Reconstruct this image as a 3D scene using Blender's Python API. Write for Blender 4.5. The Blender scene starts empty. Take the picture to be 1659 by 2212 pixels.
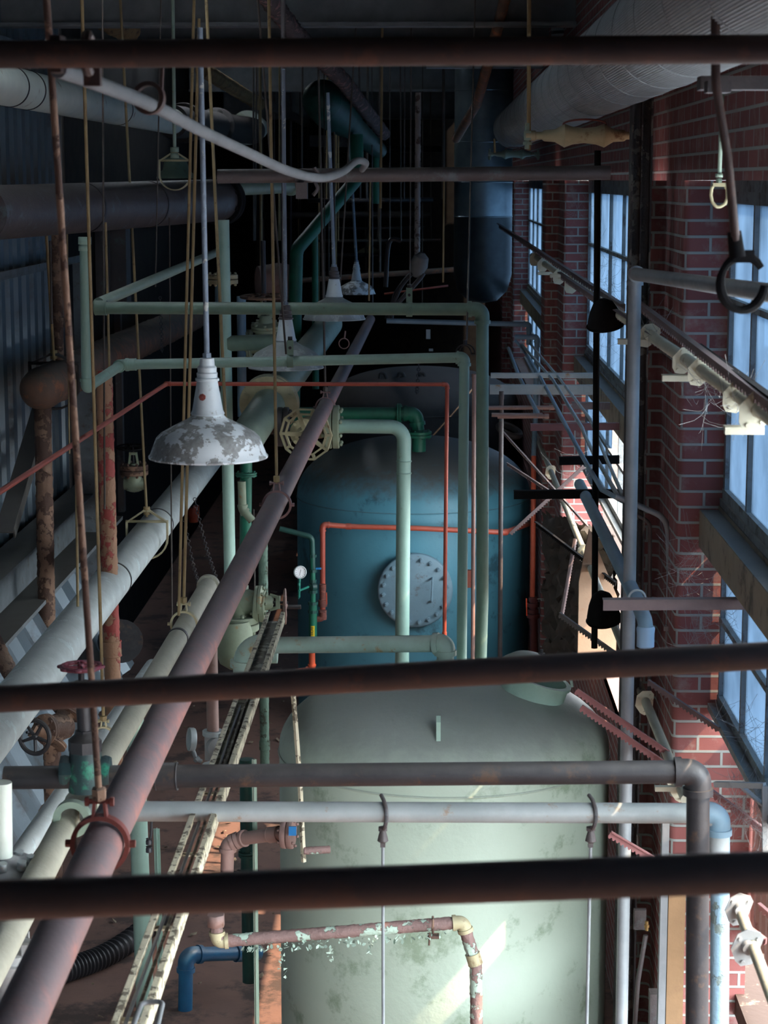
import bpy, bmesh, math, random
from mathutils import Vector, Matrix, Quaternion
random.seed(7)
sc = bpy.context.scene
COL = sc.collection
F, W, HH = 4400.0, 1659.0, 2212.0
pit = math.atan(716/F); yaw = math.atan(100.5*math.cos(pit)/F)
CAM = Vector((0, 0, 4.8))                      # the floor is z = 0
FW = Vector((-math.sin(yaw)*math.cos(pit), math.cos(yaw)*math.cos(pit), -math.sin(pit)))
RT = Vector((math.cos(yaw), math.sin(yaw), 0)); UP = RT.cross(FW)
def P(px, py, Y):
    d = FW + RT*((px-W/2)/F) - UP*((py-HH/2)/F)
    return CAM + d*(Y/d.y)
def S(n, Y): return n*Y/F                      # size in metres of n picture units at distance Y
def PP(*l): return [P(*a) for a in l]
Z0 = 4.8
# ---------------------------------------------------------------- materials
MATS = {}
def thr(a): return .5+(.5-a)*.62
def nod(nt, t, **k):
    n = nt.nodes.new(t)
    for a, b in k.items(): setattr(n, a, b)
    return n
def M(key, c, c2=None, rough=.6, metal=0., sc_=6., rust=None, ramt=.5, rscale=9., dust=0., dcol=(.16,.15,.14), bump=.25, bscale=60., trans=None, peel=None, pamt=.5, pscale=5.):
    if key in MATS: return MATS[key]
    m = bpy.data.materials.new(key); m.use_nodes = True; nt = m.node_tree; L = nt.links
    b = nt.nodes['Principled BSDF']; tc = nod(nt,'ShaderNodeTexCoord')
    b.inputs['Roughness'].default_value = rough; b.inputs['Metallic'].default_value = metal
    def noise(s, det=5, ro=.6):
        n = nod(nt,'ShaderNodeTexNoise'); n.inputs['Scale'].default_value = s; n.inputs['Detail'].default_value = det; n.inputs['Roughness'].default_value = ro
        L.new(tc.outputs['Object'], n.inputs['Vector']); return n.outputs['Fac']
    def ramp(src, a, bb):
        r = nod(nt,'ShaderNodeMapRange'); r.inputs['From Min'].default_value = a; r.inputs['From Max'].default_value = bb; r.clamp = True
        L.new(src, r.inputs['Value']); return r.outputs['Result']
    def mix(fac, A, B):
        x = nod(nt,'ShaderNodeMix', data_type='RGBA'); L.new(fac, x.inputs[0])
        for i, v in ((6, A), (7, B)):
            if isinstance(v, tuple): x.inputs[i].default_value = (*v, 1)
            else: L.new(v, x.inputs[i])
        return x.outputs[2]
    c2 = c2 or tuple(v*.72 for v in c)
    col = mix(ramp(noise(sc_), .35, .65), c, c2)
    h = noise(bscale, 4)
    if peel:
        f = ramp(noise(pscale, 8, .65), thr(pamt)-.012, thr(pamt)+.012); col = mix(f, col, peel)
        a = nod(nt,'ShaderNodeMath', operation='MULTIPLY_ADD'); L.new(f, a.inputs[0]); a.inputs[1].default_value = -.8; L.new(h, a.inputs[2]); h = a.outputs[0]
    if rust:
        f = ramp(noise(rscale, 8, .7), thr(ramt)-.04, thr(ramt)+.05); col = mix(f, col, rust)
    if dust > 0:
        g = nod(nt,'ShaderNodeNewGeometry'); s = nod(nt,'ShaderNodeSeparateXYZ'); L.new(g.outputs['Normal'], s.inputs[0])
        a = nod(nt,'ShaderNodeMath', operation='MULTIPLY_ADD'); L.new(noise(14, 6), a.inputs[0]); a.inputs[1].default_value = .7; L.new(s.outputs['Z'], a.inputs[2])
        f = ramp(a.outputs[0], .55, 1.15)
        d = nod(nt,'ShaderNodeMath', operation='MULTIPLY'); L.new(f, d.inputs[0]); d.inputs[1].default_value = dust
        col = mix(d.outputs[0], col, dcol)
    L.new(col, b.inputs['Base Color'])
    if bump:
        bp = nod(nt,'ShaderNodeBump'); bp.inputs['Strength'].default_value = bump; bp.inputs['Distance'].default_value = .004
        L.new(h, bp.inputs['Height']); L.new(bp.outputs[0], b.inputs['Normal'])
    MATS[key] = m; return m
DG = (.17,.165,.16)
mBrown  = M('brown_iron', (.085,.05,.042), (.055,.036,.032), .55, .2, rust=(.115,.055,.038), ramt=.38, dust=.5, dcol=(.11,.09,.085))
mDark   = M('black_iron', (.045,.045,.05), (.03,.03,.035), .45, .3, rust=(.09,.06,.045), ramt=.33, dust=.6, dcol=(.12,.115,.11))
mPurple = M('primer_pipe', (.25,.14,.135), (.20,.125,.125), .6, dust=.75, dcol=(.13,.115,.125), rust=(.34,.15,.13), ramt=.42, rscale=5)
mWhiteL = M('white_lagging', (.62,.69,.68), (.50,.56,.56), .6, dust=.55, dcol=(.27,.28,.26), peel=(.68,.80,.80), pamt=.35, pscale=7, bump=.5)
mCream  = M('cream_lagging', (.60,.60,.48), (.48,.48,.38), .65, dust=.5, dcol=(.29,.27,.21), bump=.5)
mPale   = M('pale_green_pipe', (.33,.43,.34), (.27,.37,.30), .5, rust=(.25,.13,.05), ramt=.25, dust=.5, dcol=(.17,.19,.15))
mSage   = M('sage_pipe', (.19,.29,.22), (.15,.24,.19), .5, dust=.55, dcol=(.10,.12,.10), rust=(.10,.07,.05), ramt=.22)
mSageL  = M('light_sage_pipe', (.30,.47,.40), (.25,.41,.35), .5, dust=.5, dcol=(.14,.17,.15), rust=(.14,.12,.07), ramt=.22)
mMint   = M('mint_pipe', (.42,.62,.53), (.36,.56,.47), .5, dust=.3, rust=(.2,.15,.08), ramt=.22)
mMintR  = M('mint_rusty_pipe', (.46,.64,.56), (.38,.53,.45), .5, rust=(.45,.27,.09), ramt=.34, rscale=7, dust=.45, dcol=(.36,.38,.33))
mGreen  = M('green_paint', (.01,.17,.10), (.01,.11,.07), .5, dust=.5, dcol=(.05,.09,.08))
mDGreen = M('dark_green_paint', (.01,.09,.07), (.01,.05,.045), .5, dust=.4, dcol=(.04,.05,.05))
mBluePp = M('blue_pipe', (.20,.33,.43), (.16,.27,.36), .5, dust=.4, dcol=(.22,.24,.26))
mBlueBr = M('bright_blue_paint', (.02,.17,.36), (.02,.11,.24), .45, dust=.5, dcol=(.14,.17,.2))
mBluePl = M('blue_peeling', (.28,.44,.55), (.24,.38,.48), .55, peel=(.19,.25,.24), pamt=.38, pscale=6, rust=(.3,.22,.12), ramt=.25, bump=.7)
mGalv   = M('galvanised', (.42,.47,.48), (.33,.38,.39), .45, .1, rust=(.33,.2,.1), ramt=.27, dust=.35, dcol=(.27,.29,.27))
mConduit= M('grey_conduit', (.30,.33,.35), (.22,.25,.27), .5, .2, dust=.4)
mRod    = M('yellowed_rod', (.36,.27,.13), (.24,.18,.09), .6, rust=(.15,.09,.05), ramt=.3, bscale=200, bump=.6)
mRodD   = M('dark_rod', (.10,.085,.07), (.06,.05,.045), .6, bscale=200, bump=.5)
mRed    = M('red_pipe', (.42,.075,.04), (.33,.06,.04), .5, dust=.4, dcol=(.3,.15,.12))
mOrange = M('orange_red_pipe', (.70,.13,.06), (.62,.11,.05), .5, dust=.15)
mRedPeel= M('red_peeling', (.34,.06,.05), (.26,.05,.04), .7, peel=(.36,.20,.12), pamt=.55, pscale=6, bump=1.)
mBrFlake= M('brown_flaky', (.30,.18,.12), (.20,.12,.08), .75, peel=(.10,.055,.04), pamt=.5, pscale=9, bump=1., dust=.3)
mBrLag  = M('brown_lagging', (.22,.12,.08), (.14,.09,.065), .7, rust=(.36,.14,.07), ramt=.38, dust=.7, dcol=(.13,.12,.10), bump=.6)
mPurDk  = M('dark_mauve_lagging', (.10,.085,.085), (.07,.06,.065), .5, rust=(.11,.13,.14), ramt=.35, dust=.6, dcol=(.09,.08,.075), bump=.6)
mTan    = M('tan_lagging', (.30,.20,.09), (.20,.13,.06), .85, rust=(.10,.06,.04), ramt=.35, bump=1.)
mMintLg = M('mint_white_lagging', (.80,.86,.76), (.72,.79,.70), .6, rust=(.25,.14,.07), ramt=.24, rscale=4)
mPinkPl = M('pink_peeling', (.27,.17,.155), (.20,.13,.12), .7, peel=(.42,.55,.46), pamt=.44, pscale=11, bump=1.)
mPink   = M('pinkish_iron', (.36,.22,.19), (.27,.17,.15), .6, rust=(.22,.12,.08), ramt=.3, dust=.4, dcol=(.3,.24,.23))
mYelCast= M('cream_casting', (.55,.50,.31), (.40,.36,.22), .6, rust=(.2,.12,.06), ramt=.3, dust=.4, dcol=(.2,.19,.15))
mSageCst= M('sage_casting', (.30,.36,.25), (.24,.29,.20), .6, rust=(.38,.19,.06), ramt=.3, dust=.5, dcol=(.13,.14,.11))
mShade  = M('enamel_dirty', (.26,.27,.26), (.38,.40,.40), .5, peel=(.78,.85,.88), pamt=.47, pscale=16, bump=.3, sc_=60)
mEnamel = M('white_enamel', (.66,.73,.76), (.55,.62,.66), .35, rust=(.3,.3,.28), ramt=.26, rscale=20)
mShade2 = M('enamel_grey', (.33,.38,.40), (.24,.28,.30), .5, rust=(.5,.56,.58), ramt=.4, dust=.5, dcol=(.14,.15,.13))
mCreamCl= M('yellow_cream_enamel', (.45,.43,.28), (.34,.33,.22), .5)
mMaroon = M('maroon_wheel', (.19,.035,.055), (.12,.02,.04), .5)
mRedCl  = M('red_clamp', (.19,.04,.03), (.12,.03,.025), .6, rust=(.08,.04,.03), ramt=.35)
mBlack  = M('black_and_shade', (.012,.012,.014), (.02,.02,.02), .9)  # black parts, and background walls kept in shade by their colour
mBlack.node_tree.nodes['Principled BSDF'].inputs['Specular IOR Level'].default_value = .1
mRack   = M('mauve_rack', (.20,.145,.145), (.15,.11,.115), .6, dust=.3, bump=.4)
mRackR  = M('red_rack', (.30,.12,.12), (.24,.10,.10), .6, dust=.25, bump=.4)
mCrPaint= M('cream_paint', (.62,.60,.46), (.52,.50,.38), .5, rust=(.3,.2,.12), ramt=.24)
mWhPlate= M('white_plate', (.40,.41,.41), (.33,.34,.34), .5, rust=(.35,.3,.24), ramt=.25)
mSteelB = M('steel_beam', (.19,.20,.21), (.14,.15,.16), .6, dust=.3)
mTrayFlk= M('tray_flaky', (.74,.69,.50), (.58,.54,.40), .7, peel=(.20,.17,.12), pamt=.42, pscale=25, bump=1.)
mTrayBed= M('tray_bed', (.24,.25,.22), (.17,.17,.15), .8, peel=(.42,.43,.39), pamt=.42, pscale=16, bump=.8)
mConcr  = M('floor_paint', (.22,.125,.10), (.16,.095,.08), .75, sc_=1.2, rust=(.07,.05,.045), ramt=.4, rscale=2.5, bump=.4, bscale=30)
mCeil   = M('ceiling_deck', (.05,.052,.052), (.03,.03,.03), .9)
mGirt   = M('girt_steel', (.17,.20,.22), (.12,.14,.155), .7, dust=.8, dcol=(.13,.12,.10), rust=(.10,.09,.08), ramt=.32)
mSiding = M('steel_siding', (.155,.20,.235), (.12,.16,.19), .4, .3, sc_=1.5, rust=(.09,.10,.11), ramt=.35, rscale=2)
mDuct   = M('duct_steel', (.40,.44,.46), (.32,.35,.37), .45, .1, dust=.3)
mSilver = M('vessel_steel', (.30,.38,.42), (.16,.20,.23), .35, .7, sc_=2, bump=.1)
mTankB  = M('tank_blue', (.085,.28,.37), (.065,.23,.31), .5, sc_=1.5, rust=(.035,.11,.15), ramt=.33, rscale=3, dust=.97, dcol=(.10,.105,.10), bump=.5, bscale=25)
mTankM  = M('tank_mint', (.50,.61,.51), (.45,.56,.46), .5, sc_=1.5, rust=(.27,.36,.26), ramt=.34, rscale=3, dust=.9, dcol=(.31,.345,.315), bump=.6, bscale=22)
mTankD  = M('tank_dark', (.07,.065,.06), (.05,.045,.045), .8, dust=.6, dcol=(.10,.085,.08))
mCover  = M('cover_blue', (.17,.28,.35), (.14,.24,.30), .55, rust=(.12,.14,.15), ramt=.3)
mTanWood= M('tan_board', (.27,.16,.08), (.20,.12,.06), .8, sc_=3, rust=(.2,.11,.06), ramt=.3)
mDebris = M('dusty_debris', (.10,.085,.07), (.06,.05,.045), .95, bump=1., bscale=18)
mPly    = M('plywood', (.30,.20,.13), (.23,.15,.10), .8, sc_=3, rust=(.25,.14,.08), ramt=.3)
mPinkPan= M('pink_board', (.26,.17,.14), (.20,.13,.11), .8, sc_=2, rust=(.25,.16,.12), ramt=.32)
mWeb    = M('spider_web', (.33,.33,.32), (.26,.26,.26), .9, bump=0)
mLeaf   = M('dry_leaf', (.30,.25,.18), (.18,.14,.10), .9)
mYelTape= M('yellow_tape', (.75,.55,.02), (.68,.48,.02), .5, bump=0)
mInk    = M('black_ink', (.02,.02,.02), (.02,.02,.02), .6, bump=0)
mDial   = M('dial_white', (.8,.8,.82), (.78,.78,.8), .4, bump=0)
mBlueHan= M('blue_handle', (.02,.25,.6), (.02,.2,.5), .4)
mRedHan = M('red_handle', (.85,.10,.04), (.75,.08,.03), .4)
mFrame  = M('window_steel', (.25,.29,.31), (.15,.17,.18), .7, rust=(.10,.09,.09), ramt=.4, dust=.5, dcol=(.3,.3,.27), bump=.7)
mSillB  = M('sill_channel', (.30,.26,.19), (.22,.19,.15), .7, rust=(.08,.075,.06), ramt=.36, rscale=6, dust=.9, dcol=(.11,.125,.125), bump=1.)
mRubber = M('black_rubber', (.03,.03,.035), (.02,.02,.025), .45)

def brick_mat():
    m = bpy.data.materials.new('brick_wall'); m.use_nodes = True; nt = m.node_tree; L = nt.links; b = nt.nodes['Principled BSDF']
    tc = nod(nt,'ShaderNodeTexCoord'); br = nod(nt,'ShaderNodeTexBrick')
    L.new(tc.outputs['UV'], br.inputs['Vector'])
    br.offset = .5; br.inputs['Scale'].default_value = 1; br.inputs['Brick Width'].default_value = .21; br.inputs['Row Height'].default_value = .068
    br.inputs['Mortar Size'].default_value = .0068; br.inputs['Mortar Smooth'].default_value = .25; br.inputs['Bias'].default_value = -.2
    br.inputs['Color1'].default_value = (.27,.095,.09,1); br.inputs['Color2'].default_value = (.17,.06,.06,1); br.inputs['Mortar'].default_value = (.33,.36,.35,1)
    n = nod(nt,'ShaderNodeTexNoise'); n.inputs['Scale'].default_value = 9; n.inputs['Detail'].default_value = 8; n.inputs['Roughness'].default_value = .7; L.new(tc.outputs['Object'], n.inputs['Vector'])
    r = nod(nt,'ShaderNodeMapRange'); r.inputs['From Min'].default_value = .52; r.inputs['From Max'].default_value = .8; L.new(n.outputs['Fac'], r.inputs['Value'])
    x = nod(nt,'ShaderNodeMix', data_type='RGBA'); L.new(r.outputs[0], x.inputs[0]); L.new(br.outputs['Color'], x.inputs[6]); x.inputs[7].default_value = (.33,.27,.25,1)
    L.new(x.outputs[2], b.inputs['Base Color']); b.inputs['Roughness'].default_value = .85
    bp = nod(nt,'ShaderNodeBump'); bp.inputs['Strength'].default_value = .8; bp.inputs['Distance'].default_value = .006; bp.invert = True
    a = nod(nt,'ShaderNodeMath', operation='MULTIPLY_ADD'); L.new(n.outputs['Fac'], a.inputs[0]); a.inputs[1].default_value = -.4; L.new(br.outputs['Fac'], a.inputs[2]); L.new(a.outputs[0], bp.inputs['Height'])
    L.new(bp.outputs[0], b.inputs['Normal']); return m
mBrick = brick_mat()
def pane_mat(key, tint, ttr, frost):
    m = bpy.data.materials.new(key); m.use_nodes = True; nt = m.node_tree; L = nt.links
    for n in list(nt.nodes):
        if n.type != 'OUTPUT_MATERIAL': nt.nodes.remove(n)
    out = [n for n in nt.nodes if n.type == 'OUTPUT_MATERIAL'][0]
    tr = nod(nt,'ShaderNodeBsdfTransparent'); tr.inputs[0].default_value = (*tint, 1)
    tl = nod(nt,'ShaderNodeBsdfTranslucent'); tl.inputs[0].default_value = (*ttr, 1)
    tc = nod(nt,'ShaderNodeTexCoord'); n = nod(nt,'ShaderNodeTexNoise'); n.inputs['Scale'].default_value = 3; n.inputs['Detail'].default_value = 6; L.new(tc.outputs['Object'], n.inputs['Vector'])
    r = nod(nt,'ShaderNodeMapRange'); r.inputs['From Min'].default_value = .3; r.inputs['From Max'].default_value = .75; r.inputs['To Min'].default_value = frost-.15; r.inputs['To Max'].default_value = frost+.25; L.new(n.outputs['Fac'], r.inputs['Value'])
    mx = nod(nt,'ShaderNodeMixShader'); L.new(r.outputs[0], mx.inputs[0]); L.new(tr.outputs[0], mx.inputs[1]); L.new(tl.outputs[0], mx.inputs[2]); L.new(mx.outputs[0], out.inputs['Surface'])
    return m
mPane = pane_mat('dusty_glass', (.11,.155,.205), (.21,.285,.37), .45)
mFrost = pane_mat('bright_fill_glass', (.0,.0,.0), (.85,.9,.95), 1.0)  # brighter glass for the added skylights and unseen near panes

# ---------------------------------------------------------------- mesh builder
def frame_of(d):
    d = d.normalized(); a = Vector((0,0,1)) if abs(d.z) < .9 else Vector((1,0,0))
    u = d.cross(a).normalized(); return u, d.cross(u).normalized()
def fillet(pts, br):
    pts = [Vector(p) for p in pts]
    if len(pts) < 3 or br <= 0: return pts
    out = [pts[0]]
    for i in range(1, len(pts)-1):
        c = pts[i]; d1 = (c-pts[i-1]).normalized(); d2 = (pts[i+1]-c).normalized()
        th = d1.angle(d2)
        if th < .03: out.append(c); continue
        lim = .48*min((c-pts[i-1]).length, (pts[i+1]-c).length)
        r = min(br, lim/math.tan(th/2)); t = r*math.tan(th/2)
        st = c-d1*t; n1 = (d2-d1*d1.dot(d2)).normalized(); ce = st+n1*r
        k = max(3, int(th/.16))
        for j in range(k+1):
            f = th*j/k; out.append(ce - n1*r*math.cos(f) + d1*r*math.sin(f))
    out.append(pts[-1]); return out
class MB:
    def __init__(s): s.bm = bmesh.new()
    def rings(s, rs, cap=True, close=False):
        vs = [[s.bm.verts.new(p) for p in r] for r in rs]; n = len(rs[0]); k = len(vs)
        for i in range(k if close else k-1):
            a, b = vs[i], vs[(i+1) % k]
            for j in range(n): s.bm.faces.new((a[j], a[(j+1)%n], b[(j+1)%n], b[j])).smooth = True
        if cap and not close:
            s.bm.faces.new(vs[0][::-1]); s.bm.faces.new(vs[-1])
        return s
    def tube(s, pts, r, seg=16, br=0, rr=None, cap=True):
        pts = fillet(pts, br); n = len(pts); rs = []; u = None
        for i, p in enumerate(pts):
            d = (pts[min(i+1,n-1)]-pts[max(i-1,0)]).normalized()
            if u is None: u, _ = frame_of(d)
            u = (u-d*u.dot(d)).normalized(); v = d.cross(u)
            q = rr(i/(n-1)) if rr else r
            rs.append([p+(u*math.cos(2*math.pi*j/seg)+v*math.sin(2*math.pi*j/seg))*q for j in range(seg)])
        return s.rings(rs, cap)
    def cyl(s, a, b, r, r2=None, seg=20):
        a, b = Vector(a), Vector(b); r2 = r if r2 is None else r2
        return s.tube([a, b], r, seg, rr=lambda t: r+(r2-r)*t)
    def lathe(s, prof, o, ax=(0,0,1), seg=40, cap=False):
        o, ax = Vector(o), Vector(ax).normalized(); u, v = frame_of(ax)
        return s.rings([[o+ax*z+(u*math.cos(2*math.pi*j/seg)+v*math.sin(2*math.pi*j/seg))*max(r,.0004) for j in range(seg)] for r, z in prof], cap)
    def torus(s, c, ax, R, r, seg=32, s2=8, flat=None):
        c, ax = Vector(c), Vector(ax).normalized(); u, v = frame_of(ax); rs = []
        for i in range(seg):
            a = 2*math.pi*i/seg; d = u*math.cos(a)+v*math.sin(a)
            if flat: w, t = flat; rs.append([c+d*(R+x)+ax*y for x, y in ((-t,-w),(t,-w),(t,w),(-t,w))])
            else: rs.append([c+d*(R+r*math.cos(2*math.pi*j/s2))+ax*r*math.sin(2*math.pi*j/s2) for j in range(s2)])
        return s.rings(rs, close=True)
    def box(s, c, sz, x=(1,0,0), z=(0,0,1), smooth=False):
        c = Vector(c); x = Vector(x).normalized(); z = Vector(z); z = (z-x*x.dot(z)).normalized(); y = z.cross(x)
        vs = [s.bm.verts.new(c+x*sz[0]/2*i+y*sz[1]/2*j+z*sz[2]/2*k) for i in (-1,1) for j in (-1,1) for k in (-1,1)]
        for f in ((0,1,3,2),(4,6,7,5),(0,4,5,1),(2,3,7,6),(0,2,6,4),(1,5,7,3)): s.bm.faces.new([vs[q] for q in f])
        return s
    def bar(s, a, b, w, t, up=(0,0,1)):
        a, b = Vector(a), Vector(b); return s.box((a+b)/2, ((b-a).length, w, t), b-a, up)
    def prism(s, poly, o, x, y, th):
        o, x, y = Vector(o), Vector(x).normalized(), Vector(y).normalized(); n = x.cross(y)
        A = [s.bm.verts.new(o+x*a+y*b-n*th/2) for a, b in poly]; B = [s.bm.verts.new(o+x*a+y*b+n*th/2) for a, b in poly]
        s.bm.faces.new(A[::-1]); s.bm.faces.new(B)
        for i in range(len(A)): j = (i+1) % len(A); s.bm.faces.new((A[i],A[j],B[j],B[i]))
        return s
    def hexn(s, c, ax, r, h): return s.cyl(Vector(c)-Vector(ax).normalized()*h/2, Vector(c)+Vector(ax).normalized()*h/2, r, seg=6)
    def build(s, name, mat, root=None, **k):
        bmesh.ops.recalc_face_normals(s.bm, faces=s.bm.faces)
        me = bpy.data.meshes.new(name)
        o = bpy.data.objects.new(name, me); COL.objects.link(o)
        if root is None:
            vs = [v.co for v in s.bm.verts]; c = sum(vs, Vector())/len(vs); c.z = min(v.z for v in vs)
            bmesh.ops.translate(s.bm, verts=s.bm.verts, vec=-c); o.location = c
        else:
            b = root
            off = Vector(root.location)
            if root.parent: off = off + Vector(root.parent.location)
            bmesh.ops.translate(s.bm, verts=s.bm.verts, vec=-off); o.parent = root
        for e in s.bm.edges:
            if len(e.link_faces) == 2 and e.calc_face_angle(0) > .7: e.smooth = False
        s.bm.to_mesh(me); s.bm.free()
        me.materials.append(mat)
        for a, v in k.items(): o[a] = v
        return o
LBL = set()
def tag(o, label, cat, group=None):
    o['label'] = label; o['category'] = cat
    if group: o['group'] = group
    LBL.add(label); return o
def thing(name, label, cat, loc, group=None):
    o = bpy.data.objects.new(name, None); COL.objects.link(o); o.location = loc; o.empty_display_size = .05
    return tag(o, label, cat, group)
def struct(name, mb, mat): o = mb.build(name, mat); o['kind'] = 'structure'; return o
def copy_tree(o, parent=None):
    c = o.copy(); COL.objects.link(c)
    if parent: c.parent = parent
    for ch in list(o.children): copy_tree(ch, c)
    return c
# ---------------------------------------------------------------- pipes
def pipe(label, pts, d, mat, name='pipe', cat='pipe', bend=1.2, fit=True, couple=(), flanges=(), fmat=None, group=None, seg=20, bands=None, beads=()):
    pts = [Vector(p) for p in pts]; r = d/2; fmat = fmat or mat
    parts = (fit and len(pts) > 2) or couple or flanges or bands or beads
    base = min(pts, key=lambda p: p.z)
    if not parts: return tag(rtube(pts, r, seg, bend*d, mat).build(name, mat), label, cat, group)
    t = thing(name, label, cat, base, group)
    rtube(pts, r, seg, bend*d, mat).build('tube', mat, t)
    if fit:
        for i in range(1, len(pts)-1):
            c = pts[i]; d1 = (c-pts[i-1]).normalized(); d2 = (pts[i+1]-c).normalized(); th = d1.angle(d2)
            if th < .35: continue
            L = min(bend*d*math.tan(th/2)+.25*d, .49*min((c-pts[i-1]).length, (pts[i+1]-c).length)); a, b = c-d1*L, c+d2*L
            m = MB().tube([a, c, b], r*1.13, seg, bend*d)
            for q, dd in ((a, d1), (b, -d2)): m.cyl(q-dd*.02*d, q+dd*.28*d, r*1.3, seg=seg)
            m.build('elbow', fmat, t)
    for i, f in couple:
        q = pts[i].lerp(pts[i+1], f); dd = (pts[i+1]-pts[i]).normalized()
        MB().cyl(q-dd*d*.45, q+dd*d*.45, r*1.2, seg=seg).torus(q-dd*d*.45, dd, r*1.15, r*.1, seg).torus(q+dd*d*.45, dd, r*1.15, r*.1, seg).build('coupling', fmat, t)
    for i, f, k in flanges:
        q = pts[i].lerp(pts[i+1], f); dd = (pts[i+1]-pts[i]).normalized(); add_flange(t, q, dd, r*k, d*.16, fmat, 8)
    for q in beads: MB().torus(q, (0,0,1), r*1.01, .006, 28, 6).build('weld_bead', mat, t)
    if bands:
        for i, f in bands:
            q = pts[i].lerp(pts[i+1], f); dd = (pts[i+1]-pts[i]).normalized()
            MB().torus(q, dd, r*1.012, 0, seg, flat=(.012, .003)).build('band', mDark, t)
    return t
def rtube(pts, r, seg, br, mat):
    amp = {'brown_flaky':.05,'red_peeling':.05,'pink_peeling':.06,'brown_lagging':.03,'tan_lagging':.07,'flaking_lag':.09,'sage_flaky':.05,'whitish_flake':.06}.get(mat.name, 0)
    if not amp: return MB().tube(pts, r, seg, br)
    pts = fillet(pts, br); q = []; seg = max(seg, 28)
    for a, b in zip(pts, pts[1:]):
        n = min(160, max(1, int((b-a).length/(r*.35)))); q += [a.lerp(b, i/n) for i in range(n)]
    q.append(pts[-1]); m = MB().tube(q, r, seg); rn = random.Random(len(q)); 
    m.bm.verts.ensure_lookup_table(); k = 0
    for p in q:
        for j in range(seg):
            v = m.bm.verts[k]; f = rn.random(); v.co = p+(v.co-p)*(1+amp*(f**3*2.2-.35)); k += 1
    return m
def add_flange(t, q, dd, R, th, mat, nb=8, pair=True):
    m = MB(); dd = Vector(dd).normalized(); u, v = frame_of(dd)
    for s_ in ((-1, 1) if pair else (0,)): m.lathe([(.001,-th/2),(R*.97,-th/2),(R,-th*.4),(R,th*.4),(R*.97,th/2),(.001,th/2)], q+dd*s_*th*.56, dd, 36)
    f = m.build('flange', mat, t)
    bolts(f, [q+(u*math.cos(2*math.pi*(k+.5)/nb)+v*math.sin(2*math.pi*(k+.5)/nb))*R*.82 for k in range(nb)], lambda m, c: m.cyl(c-dd*th*1.6, c+dd*th*1.6, R*.05, seg=8).hexn(c-dd*th*1.3, dd, R*.1, th*.4).hexn(c+dd*th*1.3, dd, R*.1, th*.4), mat)
    return f
def bolts(par, pos, fn, mat, name='bolt'):
    m = MB(); fn(m, pos[0]); o = m.build(name, mat, par)
    for p in pos[1:]:
        c = o.copy(); COL.objects.link(c); c.parent = par; c.location = p-pos[0]
def handwheel(t, c, ax, R, mat, spokes=5, rim=None, style='round'):
    c, ax = Vector(c), Vector(ax).normalized(); u, v = frame_of(ax); m = MB(); rim = rim or R*.09
    if style == 'poly':
        n = 10
        for rr in (R, R*.8):
            for k in range(n):
                a, b = 2*math.pi*k/n, 2*math.pi*(k+1)/n
                m.bar(c+(u*math.cos(a)+v*math.sin(a))*rr, c+(u*math.cos(b)+v*math.sin(b))*rr, R*.07, R*.1, ax)
        for k in range(n):
            a = 2*math.pi*k/n; d = u*math.cos(a)+v*math.sin(a); m.bar(c+d*R*.78, c+d*R*1.03, R*.1, R*.1, ax)
        for k in range(spokes):
            a = 2*math.pi*k/spokes; d = u*math.cos(a)+v*math.sin(a); m.bar(c+d*R*.1, c+d*R*.8, R*.16, R*.08, ax)
    elif style == 'lobed':
        n = 8
        m.torus(c, ax, R*.86, rim, 48)
        for k in range(n):
            a = 2*math.pi*k/n; d = u*math.cos(a)+v*math.sin(a); m.torus(c+d*R*.86, ax, R*.15, R*.07, 14, 8)
        for k in range(4):
            a = math.pi/2*k+.3; d = u*math.cos(a)+v*math.sin(a); m.tube([c, c+d*R*.82], R*.07, 8)
    else:
        m.torus(c, ax, R-rim/2, rim/2*1.2, 40)
        for k in range(spokes):
            a = 2*math.pi*k/spokes+.4; d = u*math.cos(a)+v*math.sin(a); w = v*math.cos(a)-u*math.sin(a)
            m.tube([c-ax*R*.05, c+d*R*.5-ax*R*.02, c+d*(R-rim/2)], R*.06, 8, rr=lambda q: R*(.11-.035*q))
    m.lathe([(.001,-R*.14),(R*.14,-R*.14),(R*.17,-R*.05),(R*.17,R*.05),(R*.12,R*.14),(.001,R*.14)], c, ax, 20)
    return m.build('handwheel', mat, t)
def rod(label, a, b, d, mat=None, name='hanger_rod', group=None, nut=True):
    a, b = Vector(a), Vector(b); mat = mat or mRod
    if a.z > 5.25: a = b+(a-b)*((7.0-b.z)/(a.z-b.z))
    return tag(MB().cyl(a, b, d/2, seg=10).build(name, mat), label, 'rod', group)
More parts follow.
